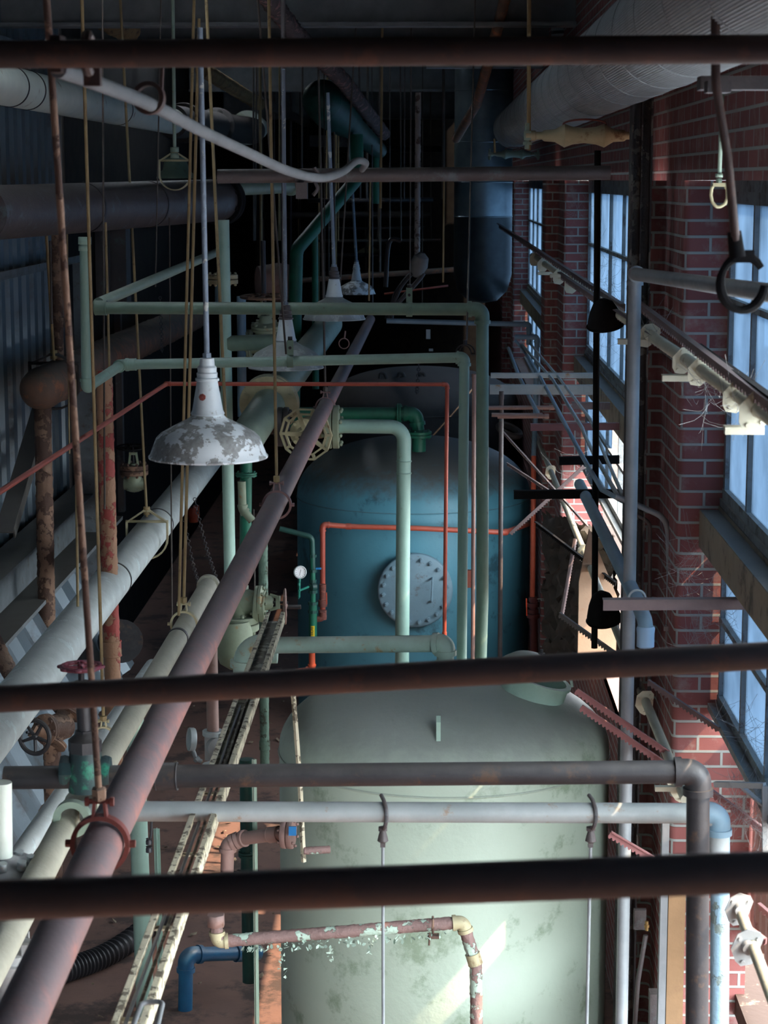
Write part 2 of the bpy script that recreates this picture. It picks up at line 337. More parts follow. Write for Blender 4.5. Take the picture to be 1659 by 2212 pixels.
def ring_hanger(label, a, c, ax, R, rd, mat, rmat=None, t_=.14, name='pipe_hanger', cat='hanger', low=None):
    """rod from a down to a band clamp round the pipe at c"""
    a, c, ax = Vector(a), Vector(c), Vector(ax).normalized(); rmat = rmat or mRod
    t = thing(name, label, cat, c)
    up = Vector((0,0,1)); up = (up-ax*up.dot(ax)).normalized(); sd = ax.cross(up)
    top = c+up*R*1.75
    m = MB().torus(c, ax, R*1.1, 0, 40, flat=(R*.22, R*.09))
    for s_ in (-1, 1):
        m.bar(c+up*R*1.0+sd*R*.28*s_, c+up*R*1.75+sd*R*.2*s_, R*.4, R*.1, sd)
        m.hexn(c+sd*s_*R*1.28, sd, R*.16, R*.25)
    m.cyl(top-sd*R*.5, top+sd*R*.5, R*.11, seg=8); m.hexn(top-sd*R*.5, sd, R*.2, R*.15); m.hexn(top+sd*R*.5, sd, R*.2, R*.15)
    m.build('clamp', mat, t)
    MB().cyl(a, top, rd/2, seg=10).build('rod', rmat, t)
    MB().lathe([(rd*.7,0),(rd*1.1,.004),(rd*1.1,R*.5),(rd*.7,R*.55)], top+Vector((0,0,R*.05)), (a-top), 6, True).build('nut', rmat, t)
    return t
def yoke_hanger(label, a, c, ax, R, rd, mat, rmat=None, h=1.7):
    a, c, ax = Vector(a), Vector(c), Vector(ax).normalized(); rmat = rmat or mRod
    t = thing('yoke_hanger', label, 'hanger', c); up = Vector((0,0,1)); sd = ax.cross(up).normalized(); up = sd.cross(ax)
    pk = c+up*R*(1+h); k = R*.09; w = R*1.12
    m = MB()
    for s_ in (-1,1): m.bar(pk+sd*s_*R*.15, c+sd*s_*w+up*R*.9, R*.3, k, sd); m.bar(c+sd*s_*w+up*R*.9, c+sd*s_*w-up*R*.0, R*.3, k, sd)
    m.box(pk, (R*.4, R*.34, k*1.2), sd, up)
    n = 12
    for i in range(n):
        p = [c+sd*math.cos(math.pi+math.pi*q/n)*w+up*math.sin(math.pi+math.pi*q/n)*w for q in (i, i+1)]; m.bar(p[0], p[1], R*.3, k, (p[0]+p[1])/2-c)
    m.build('yoke', mat, t)
    MB().cyl(c+sd*w*1.05+up*R*.95, c-sd*w*1.05+up*R*.95, R*.08, seg=8).build('cross_bolt', mat, t)
    MB().cyl(a, pk-up*R*.35, rd/2, seg=10).build('rod', rmat, t)
    MB().hexn(pk+up*rd*.8, up, rd*1.3, rd*1.4).hexn(pk-up*rd*.8, up, rd*1.3, rd*1.4).build('nuts', rmat, t)
    return t
YX = Vector((0,1,0))
# ---------------------------------------------------------------- camera, light
cd = bpy.data.cameras.new('camera'); cam = bpy.data.objects.new('camera', cd); COL.objects.link(cam); sc.camera = cam
cam.location = CAM; cam.rotation_euler = (math.pi/2-pit, 0, yaw)
cd.sensor_fit = 'VERTICAL'; cd.sensor_height = 24; cd.lens = F/HH*24; cd.clip_start = .05; cd.clip_end = 200
cd.dof.use_dof = True; cd.dof.focus_distance = 11; cd.dof.aperture_fstop = cd.lens/9.0
w = bpy.data.worlds.new('sky'); sc.world = w; w.use_nodes = True
w.node_tree.nodes['Background'].inputs[0].default_value = (.88,.95,1,1); w.node_tree.nodes['Background'].inputs[1].default_value = SKY = 5.0
sun = bpy.data.lights.new('sun', 'SUN'); sun.energy = 5; sun.color = (1,.72,.48); sun.angle = .01
so = bpy.data.objects.new('sun', sun); COL.objects.link(so); so.location = (8,2,9)
so.rotation_euler = Vector((-1,.20,-1.1)).to_track_quat('-Z','Y').to_euler()
sc.view_settings.view_transform = 'Standard'; sc.view_settings.look = 'None'; sc.view_settings.gamma = 1; sc.view_settings.exposure = 1.5
def portal(y0, y1, z0, z1):
    l = bpy.data.lights.new('portal', 'AREA'); l.shape = 'RECTANGLE'; l.size = y1-y0; l.size_y = z1-z0; l.cycles.is_portal = True
    o = bpy.data.objects.new('window_daylight', l); COL.objects.link(o); o.location = (1.39, (y0+y1)/2, (z0+z1)/2)
    o.rotation_euler = Matrix(((0,0,1),(1,0,0),(0,1,0))).to_euler()
# ---------------------------------------------------------------- shell
CE = 7.0
def walls(name, path, z0, z1, cr=.03):
    pts = fillet([Vector((x,y,0)) for x,y in path], cr); bm = bmesh.new(); uv = bm.loops.layers.uv.new('UVMap'); u = -.342 if z0 == 0 and path[0][0] > 1.3 else 0
    for a, b in zip(pts, pts[1:]):
        L = (b-a).length; q = [bm.verts.new((*p.xy, z)) for p, z in ((a,z0),(b,z0),(b,z1),(a,z1))]
        f = bm.faces.new(q)
        for l, (uu, vv) in zip(f.loops, ((u,z0),(u+L,z0),(u+L,z1),(u,z1))): l[uv].uv = (uu, vv-.01)
        u += L
    me = bpy.data.meshes.new(name); bm.to_mesh(me); bm.free(); me.materials.append(mBrick)
    o = bpy.data.objects.new(name, me); COL.objects.link(o); o['kind'] = 'structure'; return o
bays = [(-1.2,8.7),(10.6,16.5),(18.4,26.5)]
RX = 1.07
walls('wall_right_upper', [(RX,-1.2),(RX,40)], 4.8, CE)
for i, (a, b, c) in enumerate(((8.7,9.4,10.6),(16.5,17.2,18.4),(26.5,27.2,40))):
    walls('wall_right_pier', [(1.42,a),(RX,a),(RX,b),(.96,b),(.96,b+.5),(RX,b+.5),(RX,c),(1.42,c)], 0, 4.8)
for i, (a, b) in enumerate(bays):
    walls('wall_right_sill', [(1.10,a),(1.10,b)], 0, (1.0,1.75,2.5)[i])
    struct('wall_right_ledge', MB().box((1.26,(a+b)/2,(.98,1.73,2.48)[i]),(.32,b-a,.06)), mPinkPan)
    struct('wall_right_ledge', MB().box((1.275,(a+b)/2,4.785),(.03,b-a,.06)).box((1.265,(a+b)/2,3.425),(.03,b-a,.05)), mFrame)
    struct('wall_right_lintel', MB().box((1.25,(a+b)/2,4.835),(.34,b-a-.01,.06)), mSteelB)
    f = MB(); X = 1.285
    def hb(z, t=.035): f.box((X,(a+b)/2,z),(.05,b-a-.01,t))
    for z in (4.73, 4.3, 3.47, 3.22, 2.92, 2.56): hb(z, .05 if z in (4.73,3.47,3.22,2.56) else .025)
    k = round((b-a)/(.60,1.0,1.0)[i])
    for j in range(k+1):
        y = b-.03-(b-a-.06)*j/k
        f.box((X,y,4.1),(.045,.035 if j % 2 else .05,1.28)); f.box((X,y,2.89),(.045,.03,.66))
    fr = f.build('window_%d' % (i+1), mFrame); fr['kind'] = 'structure'
    ya_ = 6.7 if i == 0 else a+.03          # unseen near lower panes left out to let in more daylight
    m = MB()
    for y0_, y1_, z0_, z1_ in (((-1.17,4.6,3.48,4.72),(6.85,8.67,3.48,4.72)),((10.63,16.47,3.48,4.72),),((18.43,26.47,3.48,4.72),))[i]: m.box((X,(y0_+y1_)/2,(z0_+z1_)/2),(.006,y1_-y0_,z1_-z0_))
    m.build('upper_panes', mPane, fr)
    if i == 0: MB().box((X,5.72,4.1),(.006,2.2,1.24)).build('fill_panes', mFrost, fr)  # unseen brighter panes added to spread more daylight inside
    for y0_, y1_ in (((6.7,8.67),),((10.63,12.4),(14.3,16.47)),((18.43,26.47),))[i]: MB().box((X,(y0_+y1_)/2,2.89),(.006,y1_-y0_,.62)).build('lower_panes', mPane, fr)
    m = MB().box((1.213,(a+b)/2,3.395),(.095,b-a-.02,.012)).box((1.170,(a+b)/2,3.32),(.012,b-a-.02,.155)).box((1.19,(a+b)/2,3.245),(.05,b-a-.02,.012)).box((1.255,(a+b)/2,3.34),(.02,b-a-.02,.16))
    m.build('sill_channel', mSillB, fr)
    MB().box((1.25,(a+b)/2,2.53),(.06,b-a-.02,.03)).build('lower_sill', mFrame, fr)
    portal(a, b, .72, 4.78)
# left wall of ribbed siding
def ribbed(p0, ue, ve, n, wid, L, dep):
    """strip of trapezoid ribs: p0 origin, ue across, ve along"""
    ue, ve = Vector(ue).normalized(), Vector(ve).normalized(); nn = ve.cross(ue); m = MB(); pts = []
    for i in range(n):
        for f, d in ((0,0),(.42,0),(.52,dep),(.90,dep)): pts.append(Vector(p0)+ue*(i+f)*wid+nn*d)
    A = [m.bm.verts.new(p) for p in pts]; B = [m.bm.verts.new(p+ve*L) for p in pts]
    for i in range(len(A)-1): m.bm.faces.new((A[i],A[i+1],B[i+1],B[i]))
    return m
struct('wall_left', ribbed((-3.25,-1.2,0),(0,1,0),(0,0,1),61,.32,CE,.05), mSiding)
struct('wall_left', MB().box((-3.3,29.3,CE/2),(.1,22,CE)), mBlack)  # far stretch coloured black to keep the background dark
for z, hgt in ((4.10,.05),(5.75,.08)):
    struct('trim_girt', MB().box((-3.13,8.6,z),(.10,19.4,hgt*.4)).box((-3.09,8.6,z+hgt/2),(.015,19.4,hgt)), mGirt)
struct('trim_eave_channel', MB().box((-3.10,8.6,1.93),(.14,19.4,.30)).box((-3.05,8.6,2.10),(.26,19.4,.02)).box((-2.98,8.6,1.76),(.36,19.4,.03)), mGirt)
sk = tag(ribbed((-2.95,10.5,1.74),(0,1,0),(.55,0,-1.0),10,.58,1.0,.06).build('sloping_ribbed_panel', mSiding), 'pale grey ribbed metal panel sloping out below the left wall channel', 'panel')
struct('floor', MB().box((-1,19.5,-.05),(4.9,41.6,.1)), mConcr)
fill_skylights = [(-2.0,-1.6,10.0,12.2),(-3.1,-2.6,22.0,24.6)]
m = MB(); y = -1.3
for x0, x1, y0, y1 in fill_skylights:
    m.box((-1,(y+y0)/2,CE+.05),(4.9,y0-y,.1)); m.box(((-3.45+x0)/2,(y0+y1)/2,CE+.05),(x0+3.45,y1-y0,.1)); m.box(((1.45+x1)/2,(y0+y1)/2,CE+.05),(1.45-x1,y1-y0,.1)); y = y1
m.box((-1,(y+40.3)/2,CE+.05),(4.9,40.3-y,.1)); struct('ceiling', m, mCeil)
for i, (x0, x1, y0, y1) in enumerate(fill_skylights): struct('window_%d' % (4+i), MB().box(((x0+x1)/2,(y0+y1)/2,CE+.06),(x1-x0,y1-y0,.01)), mFrost)  # skylights added above the view to brighten the left side and floor
struct('wall_back', MB().box((-1,40.2,CE/2),(4.9,.1,CE)), mBlack)  # shade of the deep background put into the black wall colour
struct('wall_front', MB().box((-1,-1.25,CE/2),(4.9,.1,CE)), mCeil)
struct('ground', MB().box((9.38,15,1.15),(16,60,.1)), M('outside_ground', (.060,.038,.030), (.045,.03,.023), .9, sc_=1.5, rust=(.3,.2,.15), ramt=.3, bump=.5, bscale=20))
for i, (y, z, hh) in enumerate(((15.5,6.1,.32),(19,6.25,.4),(23,6.3,.4),(27.5,6.2,.45),(32,6.0,.5))):
    struct('trim_roof_beam', MB().box((-1,y,z),(4.4,.03,hh)).box((-1,y,z+hh/2),(4.4,.2,.03)).box((-1,y,z-hh/2),(4.4,.2,.03)), mSteelB)
# ---------------------------------------------------------------- tanks
def dome(r, zs, h, z0, n=14):
    return [(r, z0), (r, zs)] + [(r*math.cos(a)**.85, zs+h*math.sin(a)) for a in [math.pi/2*k/n for k in range(1, n+1)]]
def tank(label, cx, cy, r, zs, h, mat, name='storage_tank'):
    t = thing(name, label, 'tank', (cx,cy,0))
    MB().lathe(dome(r, zs, h, 0), (cx,cy,0), seg=96).build('shell', mat, t)
    MB().torus((cx,cy,zs-.03),(0,0,1), r+.001, .006, 96, 6).build('weld_seam', mat, t)
    return t
tm = tank('pale mint green tank with dusty domed top in the foreground', .075, 9.6, .80, 2.10, .34, mTankM)
tb = tank('blue tank with grey dusty dome and bolted round cover', -.145, 18.2, 1.05, 2.02, .50, mTankB)
td = tank('dark brown domed tank standing behind the blue tank', -.10, 24.4, 1.16, 2.15, .44, mTankD)
# lug, manway, top flange on the mint tank
q = P(947,1602,8.93)
MB().prism([(-.0,-.11),(.09,-.11),(.075,.06),(.05,.11),(.02,.115),(0,.09)], q, (0,1,0),(0,0,1), .02).build('lifting_lug', mMint, tm)
c = Vector((.50,9.48,2.395)); ax = Vector((.34,-.05,1)).normalized()
MB().lathe([(.155,-.12),(.155,.06),(.165,.06),(.165,.075),(.14,.075),(.14,-.12)], c, ax, 40).build('manway_neck', mMint, tm)
lid = P(1146,1446,9.86); la = Vector((.22,-.32,1)).normalized()
lo = MB().lathe([(.001,.06),(.06,.055),(.12,.035),(.155,.0),(.155,-.015),(.001,-.015)], lid, la, 40).build('manway_lid', mTankM, tm)
MB().box(c+Vector((.17,-.03,.09)), (.012,.05,.12),(1,0,.2)).box(c+Vector((.17,.06,.09)), (.012,.03,.12),(1,0,.2)).build('lid_hinge', mMint, tm)
c2 = P(1170,1415,9.95); MB().cyl(c2-Vector((0,0,.05)), c2+Vector((0,0,.03)), .008).hexn(c2, (0,0,1), .02, .02).build('eye_bolt', mSteelB, tm)
c = P(962,1440,9.98)
add_flange(tm, c+Vector((0,0,-.015)), (0,0,1), .10, .02, mMintR, 6)
MB().cyl(c-Vector((0,0,.12)), c, .045).build('nozzle', mMintR, tm)
# blue tank cover
c = P(897,1273,17.1); c.y = 17.06
MB().cyl(c+Vector((0,.20,0)), c, .275, seg=48).build('cover_neck', mTankB, tb)
cv = MB().lathe([(.001,-.03),(.30,-.03),(.315,-.022),(.32,-.015),(.32,.03),(.001,.03)], c, (0,1,0), 56).build('round_cover', mCover, tb)
bolts(cv, [c+Vector((math.cos(2*math.pi*(k+.4)/20),0,math.sin(2*math.pi*(k+.4)/20)))*.272+Vector((0,-.035,0)) for k in range(20)], lambda m, p: m.hexn(p, (0,1,0), .019, .03).cyl(p, p-Vector((0,.035,0)), .01, seg=8), mCover)
h0 = P(934,1252,16.96); h1 = P(932,1301,16.96); MB().tube([h0+Vector((0,.07,0)), h0, h1, h1+Vector((0,.07,0))], .009, 8, .02).build('handle', mCover, cv)
p = P(1013,1250,17.2); MB().box(p, (.05,.05,.15)).box(p+Vector((0,-.02,.05)),(.07,.02,.03)).build('rusty_bracket', M('rust_red',(.3,.08,.05),(.2,.06,.04),.8), tb)
p = P(905,938,17.6); add_flange(tb, p, (0,0,1), .11, .025, mGreen, 8)
MB().cyl(p-Vector((0,0,.15)), p, .06).build('top_nozzle', mGreen, tb)
p = P(1100,930,18.0); MB().torus(p, (.4,-.3,1), .10, .03, 32).build('side_nozzle_ring', mTankD, tb)
for s_ in (-60,-20,25): MB().tube([P(880+s_,818,23.8), P(882+s_,806,23.8), P(890+s_,806,23.8), P(895+s_,818,23.8)], .02, 8, .02).build('dome_fitting', mTankD, td)
# black vertical vessel
t = thing('exhaust_vessel', 'dark silver vertical cylinder with rounded bottom hanging near the windows', 'vessel', P(1042,655,22.6))
c = P(1042,655,22.6); R_ = S(62,22.6)
MB().lathe([(.001,0),(R_*.5,.03),(R_*.86,.14),(R_,.32),(R_,.95)], c, seg=56).build('bottom_section', M('vessel_black',(.035,.04,.045),(.05,.06,.065),.35,.5,bump=.1), t)
MB().lathe([(R_*1.0,.95),(R_,1.85),(R_,3.45)], c, seg=56).build('upper_section', mSilver, t)
bolts(t, [c+Vector((0,0,z)) for z in (.95,1.32,1.75,2.3)], lambda m, p: m.torus(p, (0,0,1), R_, .007, 56, 6), mSilver, 'seam')
# ---------------------------------------------------------------- foreground pipes
pipe('thick blurred rusty brown rail pipe crossing low in the foreground', PP((-2800,2048,2.986),(1800,1878,2.75)), .059, mBrown, seg=32)
pipe('brown rail pipe crossing the frame above the mint tank dome', PP((-2000,1624,4.345),(1800,1408,4.15)), .058, mBrown, seg=32)
pipe('dark brown rail pipe crossing the top of the frame', PP((-2000,132,4.49),(1800,105,4.1)), .057, mBrown, seg=32, couple=())
pipe('black iron pipe with large elbow turning down at the right', PP((10,1680,6.75),(1508,1667,6.75),(1505,2330,6.75)), S(52,6.75), mDark, bend=.75, couple=[(0,.235)], seg=28)
pipe('pale grey galvanised pipe behind the black one turning down at the right', PP((175,1752,7.0),(1553,1757,7.0),(1551,1900,7.0)), S(46,7.0), mGalv, bend=.8, fmat=mBluePp, seg=28)
pipe('blue vertical pipe with peeling paint at the lower right', PP((1556,1800,7.01),(1553,2330,7.01)), S(43,7.01), mBluePl)
pipe('grey vertical post pipe with elbow in front of the steel column', PP((1800,652,4.8),(1372,592,8.3),(1341,2300,8.3)), S(28,8.3), mConduit, bend=.6)
# gate valve on the black pipe
def gate(t, c, pax, up, s, body, wheel, wstyle='round', wm=None, stem=2.6, fl=True, nb=8, spokes=5):
    c, pax, up = Vector(c), Vector(pax).normalized(), Vector(up).normalized()
    m = MB().lathe([(s*.6,-s*1.0),(s*.62,-s*.7),(s*.8,-s*.45),(s*.88,0),(s*.8,s*.45),(s*.62,s*.7),(s*.6,s*1.0)], c, pax, 24, True)
    m.lathe([(s*.85,-s*.6),(s*.85,s*.35),(s*.7,s*.9),(s*.7,s*1.05)], c, up, 24, True); m.build('body', body, t)
    m = MB().lathe([(s*1.0,s*1.05),(s*1.0,s*1.22)], c, up, 24, True).lathe([(s*1.0,s*1.25),(s*1.0,s*1.42),(s*.5,s*1.6),(s*.38,s*2.0),(s*.3,s*2.1)], c, up, 24, True)
    u, v = frame_of(up)
    for k in range(8):
        a = math.pi*k/4; m.hexn(c+up*s*1.5+(u*math.cos(a)+v*math.sin(a))*s*.85, up, s*.12, s*.16)
    m.build('bonnet', body, t)
    MB().bar(c+up*s*1.9+pax*s*.45, c+up*s*(stem-.1)+pax*s*.3, s*.14, s*.2, pax).bar(c+up*s*1.9-pax*s*.45, c+up*s*(stem-.1)-pax*s*.3, s*.14, s*.2, pax).bar(c+up*s*(stem-.1)+pax*s*.4, c+up*s*(stem-.1)-pax*s*.4, s*.3, s*.25, up).build('yoke', body, t)
    MB().cyl(c+up*s*1.5, c+up*s*(stem+.5), s*.09, seg=10).build('stem', mDark, t)
    if fl:
        for k in (-1,1): add_flange(t, c+pax*k*s*1.15, pax, s*1.05, s*.14, body, nb)
    if wheel: handwheel(t, c+up*s*stem, up, wheel, wm or body, spokes, style=wstyle)
c = P(185,1665,6.75)
t = thing('globe_valve', 'dark green valve with tall stem and maroon lobed handwheel on the black pipe', 'valve', c)
MB().lathe([(.052,-.085),(.056,-.07),(.05,-.05),(.062,0),(.05,.05),(.056,.07),(.052,.085)], c, (1,0,0), 8, True).lathe([(.06,-.07),(.066,0),(.055,.05),(.055,.07)], c, (0,0,1), 24, True).build('body', M('verdigris',(.02,.04,.05),(.02,.06,.06),.5,rust=(.02,.22,.14),ramt=.38), t)
MB().lathe([(.058,.07),(.058,.11),(.035,.13),(.032,.145)], c, (0,0,1), 8, True).build('bonnet', mDark, t)
w0 = P(175,1440,6.75); MB().cyl(c+Vector((0,0,.13)), w0-Vector((0,0,.05)), .024).cyl(w0-Vector((0,0,.07)), w0, .011).build('stem', mDark, t)
handwheel(t, w0, (0,0,1), S(50,6.75), mMaroon, style='lobed', rim=.008)
# ---------------------------------------------------------------- long pipes running away
pipe('long mauve primed pipe running diagonally away through the whole frame', PP((-2,2300,3.87),(217,1832,5.13),(367,1529,6.49),(800,690,24.4)), .112, mPurple, seg=32, bend=1)
pipe('big white lagged pipe running away diagonally at the left', PP((-103,1690,8.9),(465,975,19.8)), .25, mWhiteL, seg=36, bands=[(0,.42),(0,.62)])
pipe('cream lagged pipe ending in an elbow above the galvanised pipe', PP((452,1262,10.9),(152,1775,7.35)), .100, mCream, seg=28, bands=[(0,.3)], flanges=[(0,.01,1.25)])
pipe('cream pipe coming down from the elbow to the lower left corner', PP((160,1748,7.2),(-60,2170,5.5)), .100, mCream, seg=28)
pipe('second thinner cream lagged pipe partly behind the first', PP((330,1440,10.5),(-30,1950,7.5)), .085, mWhiteL, seg=24)
t = thing('pipe_tee', 'cream elbow fitting joining the cream pipe and the galvanised pipe', 'fitting', P(165,1745,7.1))
c = P(168,1748,7.12); MB().lathe([(.055,-.05),(.062,-.045),(.062,-.02),(.052,-.01),(.055,.04)], c, (-.25,-.8,-.3), 28, True).tube([P(235,1740,7.0), c+Vector((0,0,.01)), c+Vector((-.03,-.1,-.03))], .052, 24, .06).build('elbow_body', mCream, t)
MB().torus(P(262,1752,7.0),(1,0,0), .036, 0, 24, flat=(.012,.008)).build('collar', mGalv, t)
MB().torus(P(156,1768,6.95), P(160,1748,7.2)-P(-60,2170,5.5), .055, 0, 36, flat=(.018,.012)).build('pipe_collar', mPale, t)
# upper lagged pipe with flange pair behind the lamps
pipe('grey-white lagged pipe with big bolted flange behind the second lamp', PP((520,965,14.6),(590,860,15.8),(712,700,21)), .262, mPale, seg=36, flanges=[(0,.88,1.75)], fit=False, bend=.3, fmat=mYelCast)
# mint-white big pipe top left
pipe('pale mint lagged pipe with rust spots along the upper left', PP((-80,165,12.4),(372,262,21.6)), .265, mMintLg, seg=36, bands=[(0,.14),(0,.2),(0,.62)])
pipe('dark flanged pipe section following the pale mint pipe', PP((372,262,21.6),(545,283,27)), .34, mTankD, seg=32, flanges=[(0,.12,1.25),(0,.5,1.3)])
pipe('short pale green pipe end with bolted flange at the upper left', PP((470,272,25.9),(556,277,28.0)), .30, mMintLg, seg=32, flanges=[(0,.75,1.5)])
pipe('large dark mauve lagged horizontal pipe ending in a black flange at the left', PP((-40,461,12.6),(482,432,17)), .34, mPurDk, seg=40, flanges=[(0,.985,1.2)], bands=[(0,.35),(0,.62)], fmat=mBlack)
pipe('small pale pipe continuing right of the black flange', PP((490,408,17.3),(635,402,18.5)), .12, mPale, flanges=[(0,.95,1.4)])
pipe('big brown rusty lagged pipe with capped end at the left wall', PP((92,838,14.6),(240,765,17.2),(420,683,24)), .30, mBrLag, seg=36, fit=False)
c = P(92,838,14.6); t = thing('pipe_end_cap', 'rounded brown rusty cap closing the big lagged pipe', 'cap', c)
d_ = (P(240,765,17.2)-c).normalized()
MB().lathe([(.001,-.21),(.06,-.205),(.11,-.17),(.145,-.10),(.155,0),(.155,.03)], c, d_, 36).build('cap', mBrLag, t)
pipe('brown flaking vertical pipe below the capped brown pipe', PP((92,880,14.6),(104,1475,14.6)), S(37,14.6), mBrFlake)
pipe('red and brown peeling vertical pipe behind the yellow rods', PP((224,800,13.2),(250,1700,13.2)), S(36,13.2), mRedPeel, couple=[(0,.66)])
pipe('dark brown vertical pipe with couplings above the brown cap', PP((122,500,15.2),(128,815,15.2)), S(22,15.2), mBrFlake, couple=[(0,.3),(0,.62)])
pipe('dark slanting pipe at the left edge below the ribbed panel', PP((-60,1290,12.5),(30,1470,12)), .10, mBrFlake)
# sage frames
dA = S(27,11.4); pipe('upper sage green pipe frame running across and down the right side', PP((215,665,11.6),(1042,668,11.4),(1042,1300,11.4),(1037,1460,11.4)), dA, mSage, bend=.9, couple=[(0,.004)], flanges=())
pipe('sage pipe running away upward to the tall mint riser', PP((213,655,11.7),(468,545,16.5)), .065, mPale)
dB = S(22,11.0); pipe('lower sage green pipe frame with vertical leg and corner elbows', PP((183,515,10.6),(187,838,10.6),(262,788,11.1),(1003,772,10.9),(997,1460,10.9)), dB, mSageL, bend=.55, couple=[(2,.03)])
t = thing('pipe_union', 'mint green hexagonal coupling on top of the sage vertical pipe', 'fitting', P(183,535,10.6))
MB().cyl(P(183,512,10.6), P(183,528,10.6), .036, seg=6).cyl(P(183,530,10.6), P(183,542,10.6), .034, seg=6).build('hex_nut', mMint, t)
pipe('tall light mint riser pipe left of centre with branch', PP((482,475,15.8),(497,1260,15.8)), S(26,15.8), mMint)
pipe('grey-green branch from the mint riser toward the valve', PP((492,742,15.8),(610,738,15.8)), S(34,15.8), mSage)
pipe('lower light mint vertical pipe standing on the floor', PP((289,1500,11.2),(316,2240,11.2)), S(41,11.2), mMint)
# pipes above the blue tank
pipe('bright green flanged pipe elbowing down onto the blue tank', PP((640,893,17.7),(898,893,17.7),(906,945,17.7)), S(27,17.7), mGreen, bend=1.2, flanges=[(0,.86,1.6)], fit=True)
pipe('grey-green pipe turning down in front of the blue tank', PP((700,920,15.3),(873,922,15.3),(868,1470,15.3)), S(31,15.3), mSageL, bend=1.0, fit=False, beads=[P(872.5,996,15.3),P(872.3,1022,15.3)])
c = P(665,928,15.3); t = thing('gate_valve', 'cream gate valve with slotted polygon handwheel behind the mauve pipe', 'valve', c)
gate(t, c, (1,0,0), (-.12,-1,-.05), .11, mYelCast, 0, fl=False)
add_flange(t, P(718,922,15.3), (1,0,0), .165, .05, mSageCst, 8); add_flange(t, P(612,922,15.3), (1,0,0), .15, .04, mDark, 8)
handwheel(t, P(661,938,14.75), (-.25,-1,-.1), S(58,14.75), mYelCast, 5, style='poly')
pipe('dark grey pipe left of the cream gate valve', PP((545,922,15.3),(612,922,15.3)), S(33,15.3), mDark)
# green header in the dark
pipe('dark green header pipe dropping and slanting down in the dark background', PP((770,290,20.5),(772,385,20.5),(640,540,19.8),(632,935,19.8)), S(29,20), mGreen, bend=.9, fit=False)
t = thing('green_reducer', 'dark green bulbous reducer and tapered pipe high in the dark', 'fitting', P(700,222,20)); a = P(695,215,19.5); b = P(818,325,22.5)
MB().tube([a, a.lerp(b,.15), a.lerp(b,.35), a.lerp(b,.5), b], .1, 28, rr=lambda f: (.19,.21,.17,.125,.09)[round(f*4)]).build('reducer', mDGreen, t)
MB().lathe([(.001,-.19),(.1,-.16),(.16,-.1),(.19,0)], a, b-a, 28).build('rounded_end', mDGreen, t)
pipe('small green elbow pipe ending the tapered green pipe', PP((800,300,22),(812,330,22.4),(812,440,22.4)), .07, mGreen)
pipe('thin bright green vertical pipe left of the lamps', PP((680,500,21),(682,840,21)), S(14,21), mGreen)
pipe('thin grey-blue vertical pipe behind the flanged pipe', PP((521,640,17.5),(523,900,17.5)), S(20,17.5), mBluePp)
# steel coloured horizontal pipes
pipe('dusty grey-brown horizontal pipe spanning below the hose', PP((470,381,9.0),(1318,373,9.0)), S(30,9), mPurDk, seg=24)
pipe('blue thin horizontal pipe with elbow near the windows', PP((835,693,17.5),(1143,701,17.5),(1142,745,17.5)), S(11,17.5), mBluePp, bend=.8)
# mint feed pipe into the mint tank
pipe('stained mint pipe with elbow feeding the mint tank top', PP((560,1394,10.25),(962,1390,9.98),(962,1440,9.98)), S(38,9.98), mMintR, bend=.75)
t = thing('large_elbow', 'green rusty elbow turning down beside the flaky tray', 'fitting', P(540,1400,10.3))
MB().tube(PP((600,1402,10.3),(536,1400,10.3),(534,1475,10.3)), S(32,10.3), 28, .14).build('elbow_body', mMintR, t)
MB().torus(P(535,1432,10.3),(0,0,1), S(34,10.3), 0, 28, flat=(.018,.012)).build('collar', mMintR, t)
pipe('pale green pipe below the green rusty elbow', PP((534,1440,10.3),(534,1520,10.3)), S(42,10.3), mMintR)
c = P(515,1300,12.6); t = thing('strainer_valve', 'sage green cast valve with side handwheel left of the blue tank', 'valve', c)
gate(t, c, (0,.2,1), (1,-.05,0), .105, mSageCst, 0, fl=False, stem=2.5)
add_flange(t, P(512,1345,12.6), (0,0,1), .14, .045, mSageCst, 8)
MB().lathe([(.10,.13),(.12,.05),(.12,-.05),(.09,-.14),(.03,-.18)], P(505,1385,12.5), seg=28).build('bowl', mSageCst, t)
add_flange(t, P(560,1310,12.6), (1,0,0), .10, .035, mSageCst, 8)
MB().cyl(P(590,1311,12.6), P(650,1311,12.6), .014).build('threaded_stem', mDark, t)
handwheel(t, P(616,1310,12.6), (1,.1,0), S(40,12.6), mPink, 5)
pipe('green flaky vertical pipe behind the side handwheel', PP((568,1150,14),(572,1660,14)), S(20,14), M('sage_flaky',(.16,.26,.20),(.12,.2,.15),.7,peel=(.08,.10,.07),pamt=.4,pscale=14,bump=1.), couple=[(0,.9)])
pipe('green flanged vertical pipe behind the mauve pipe left of blue tank', PP((532,980,14.5),(530,1200,14.5)), S(26,14.5), mGreen, flanges=[(0,.2,1.8)])
pipe('small sage elbow pipe hanging beside the green flange', PP((522,1040,14.2),(524,1100,14.2),(545,1125,14.2)), S(18,14.2), mSageCst, bend=.9)
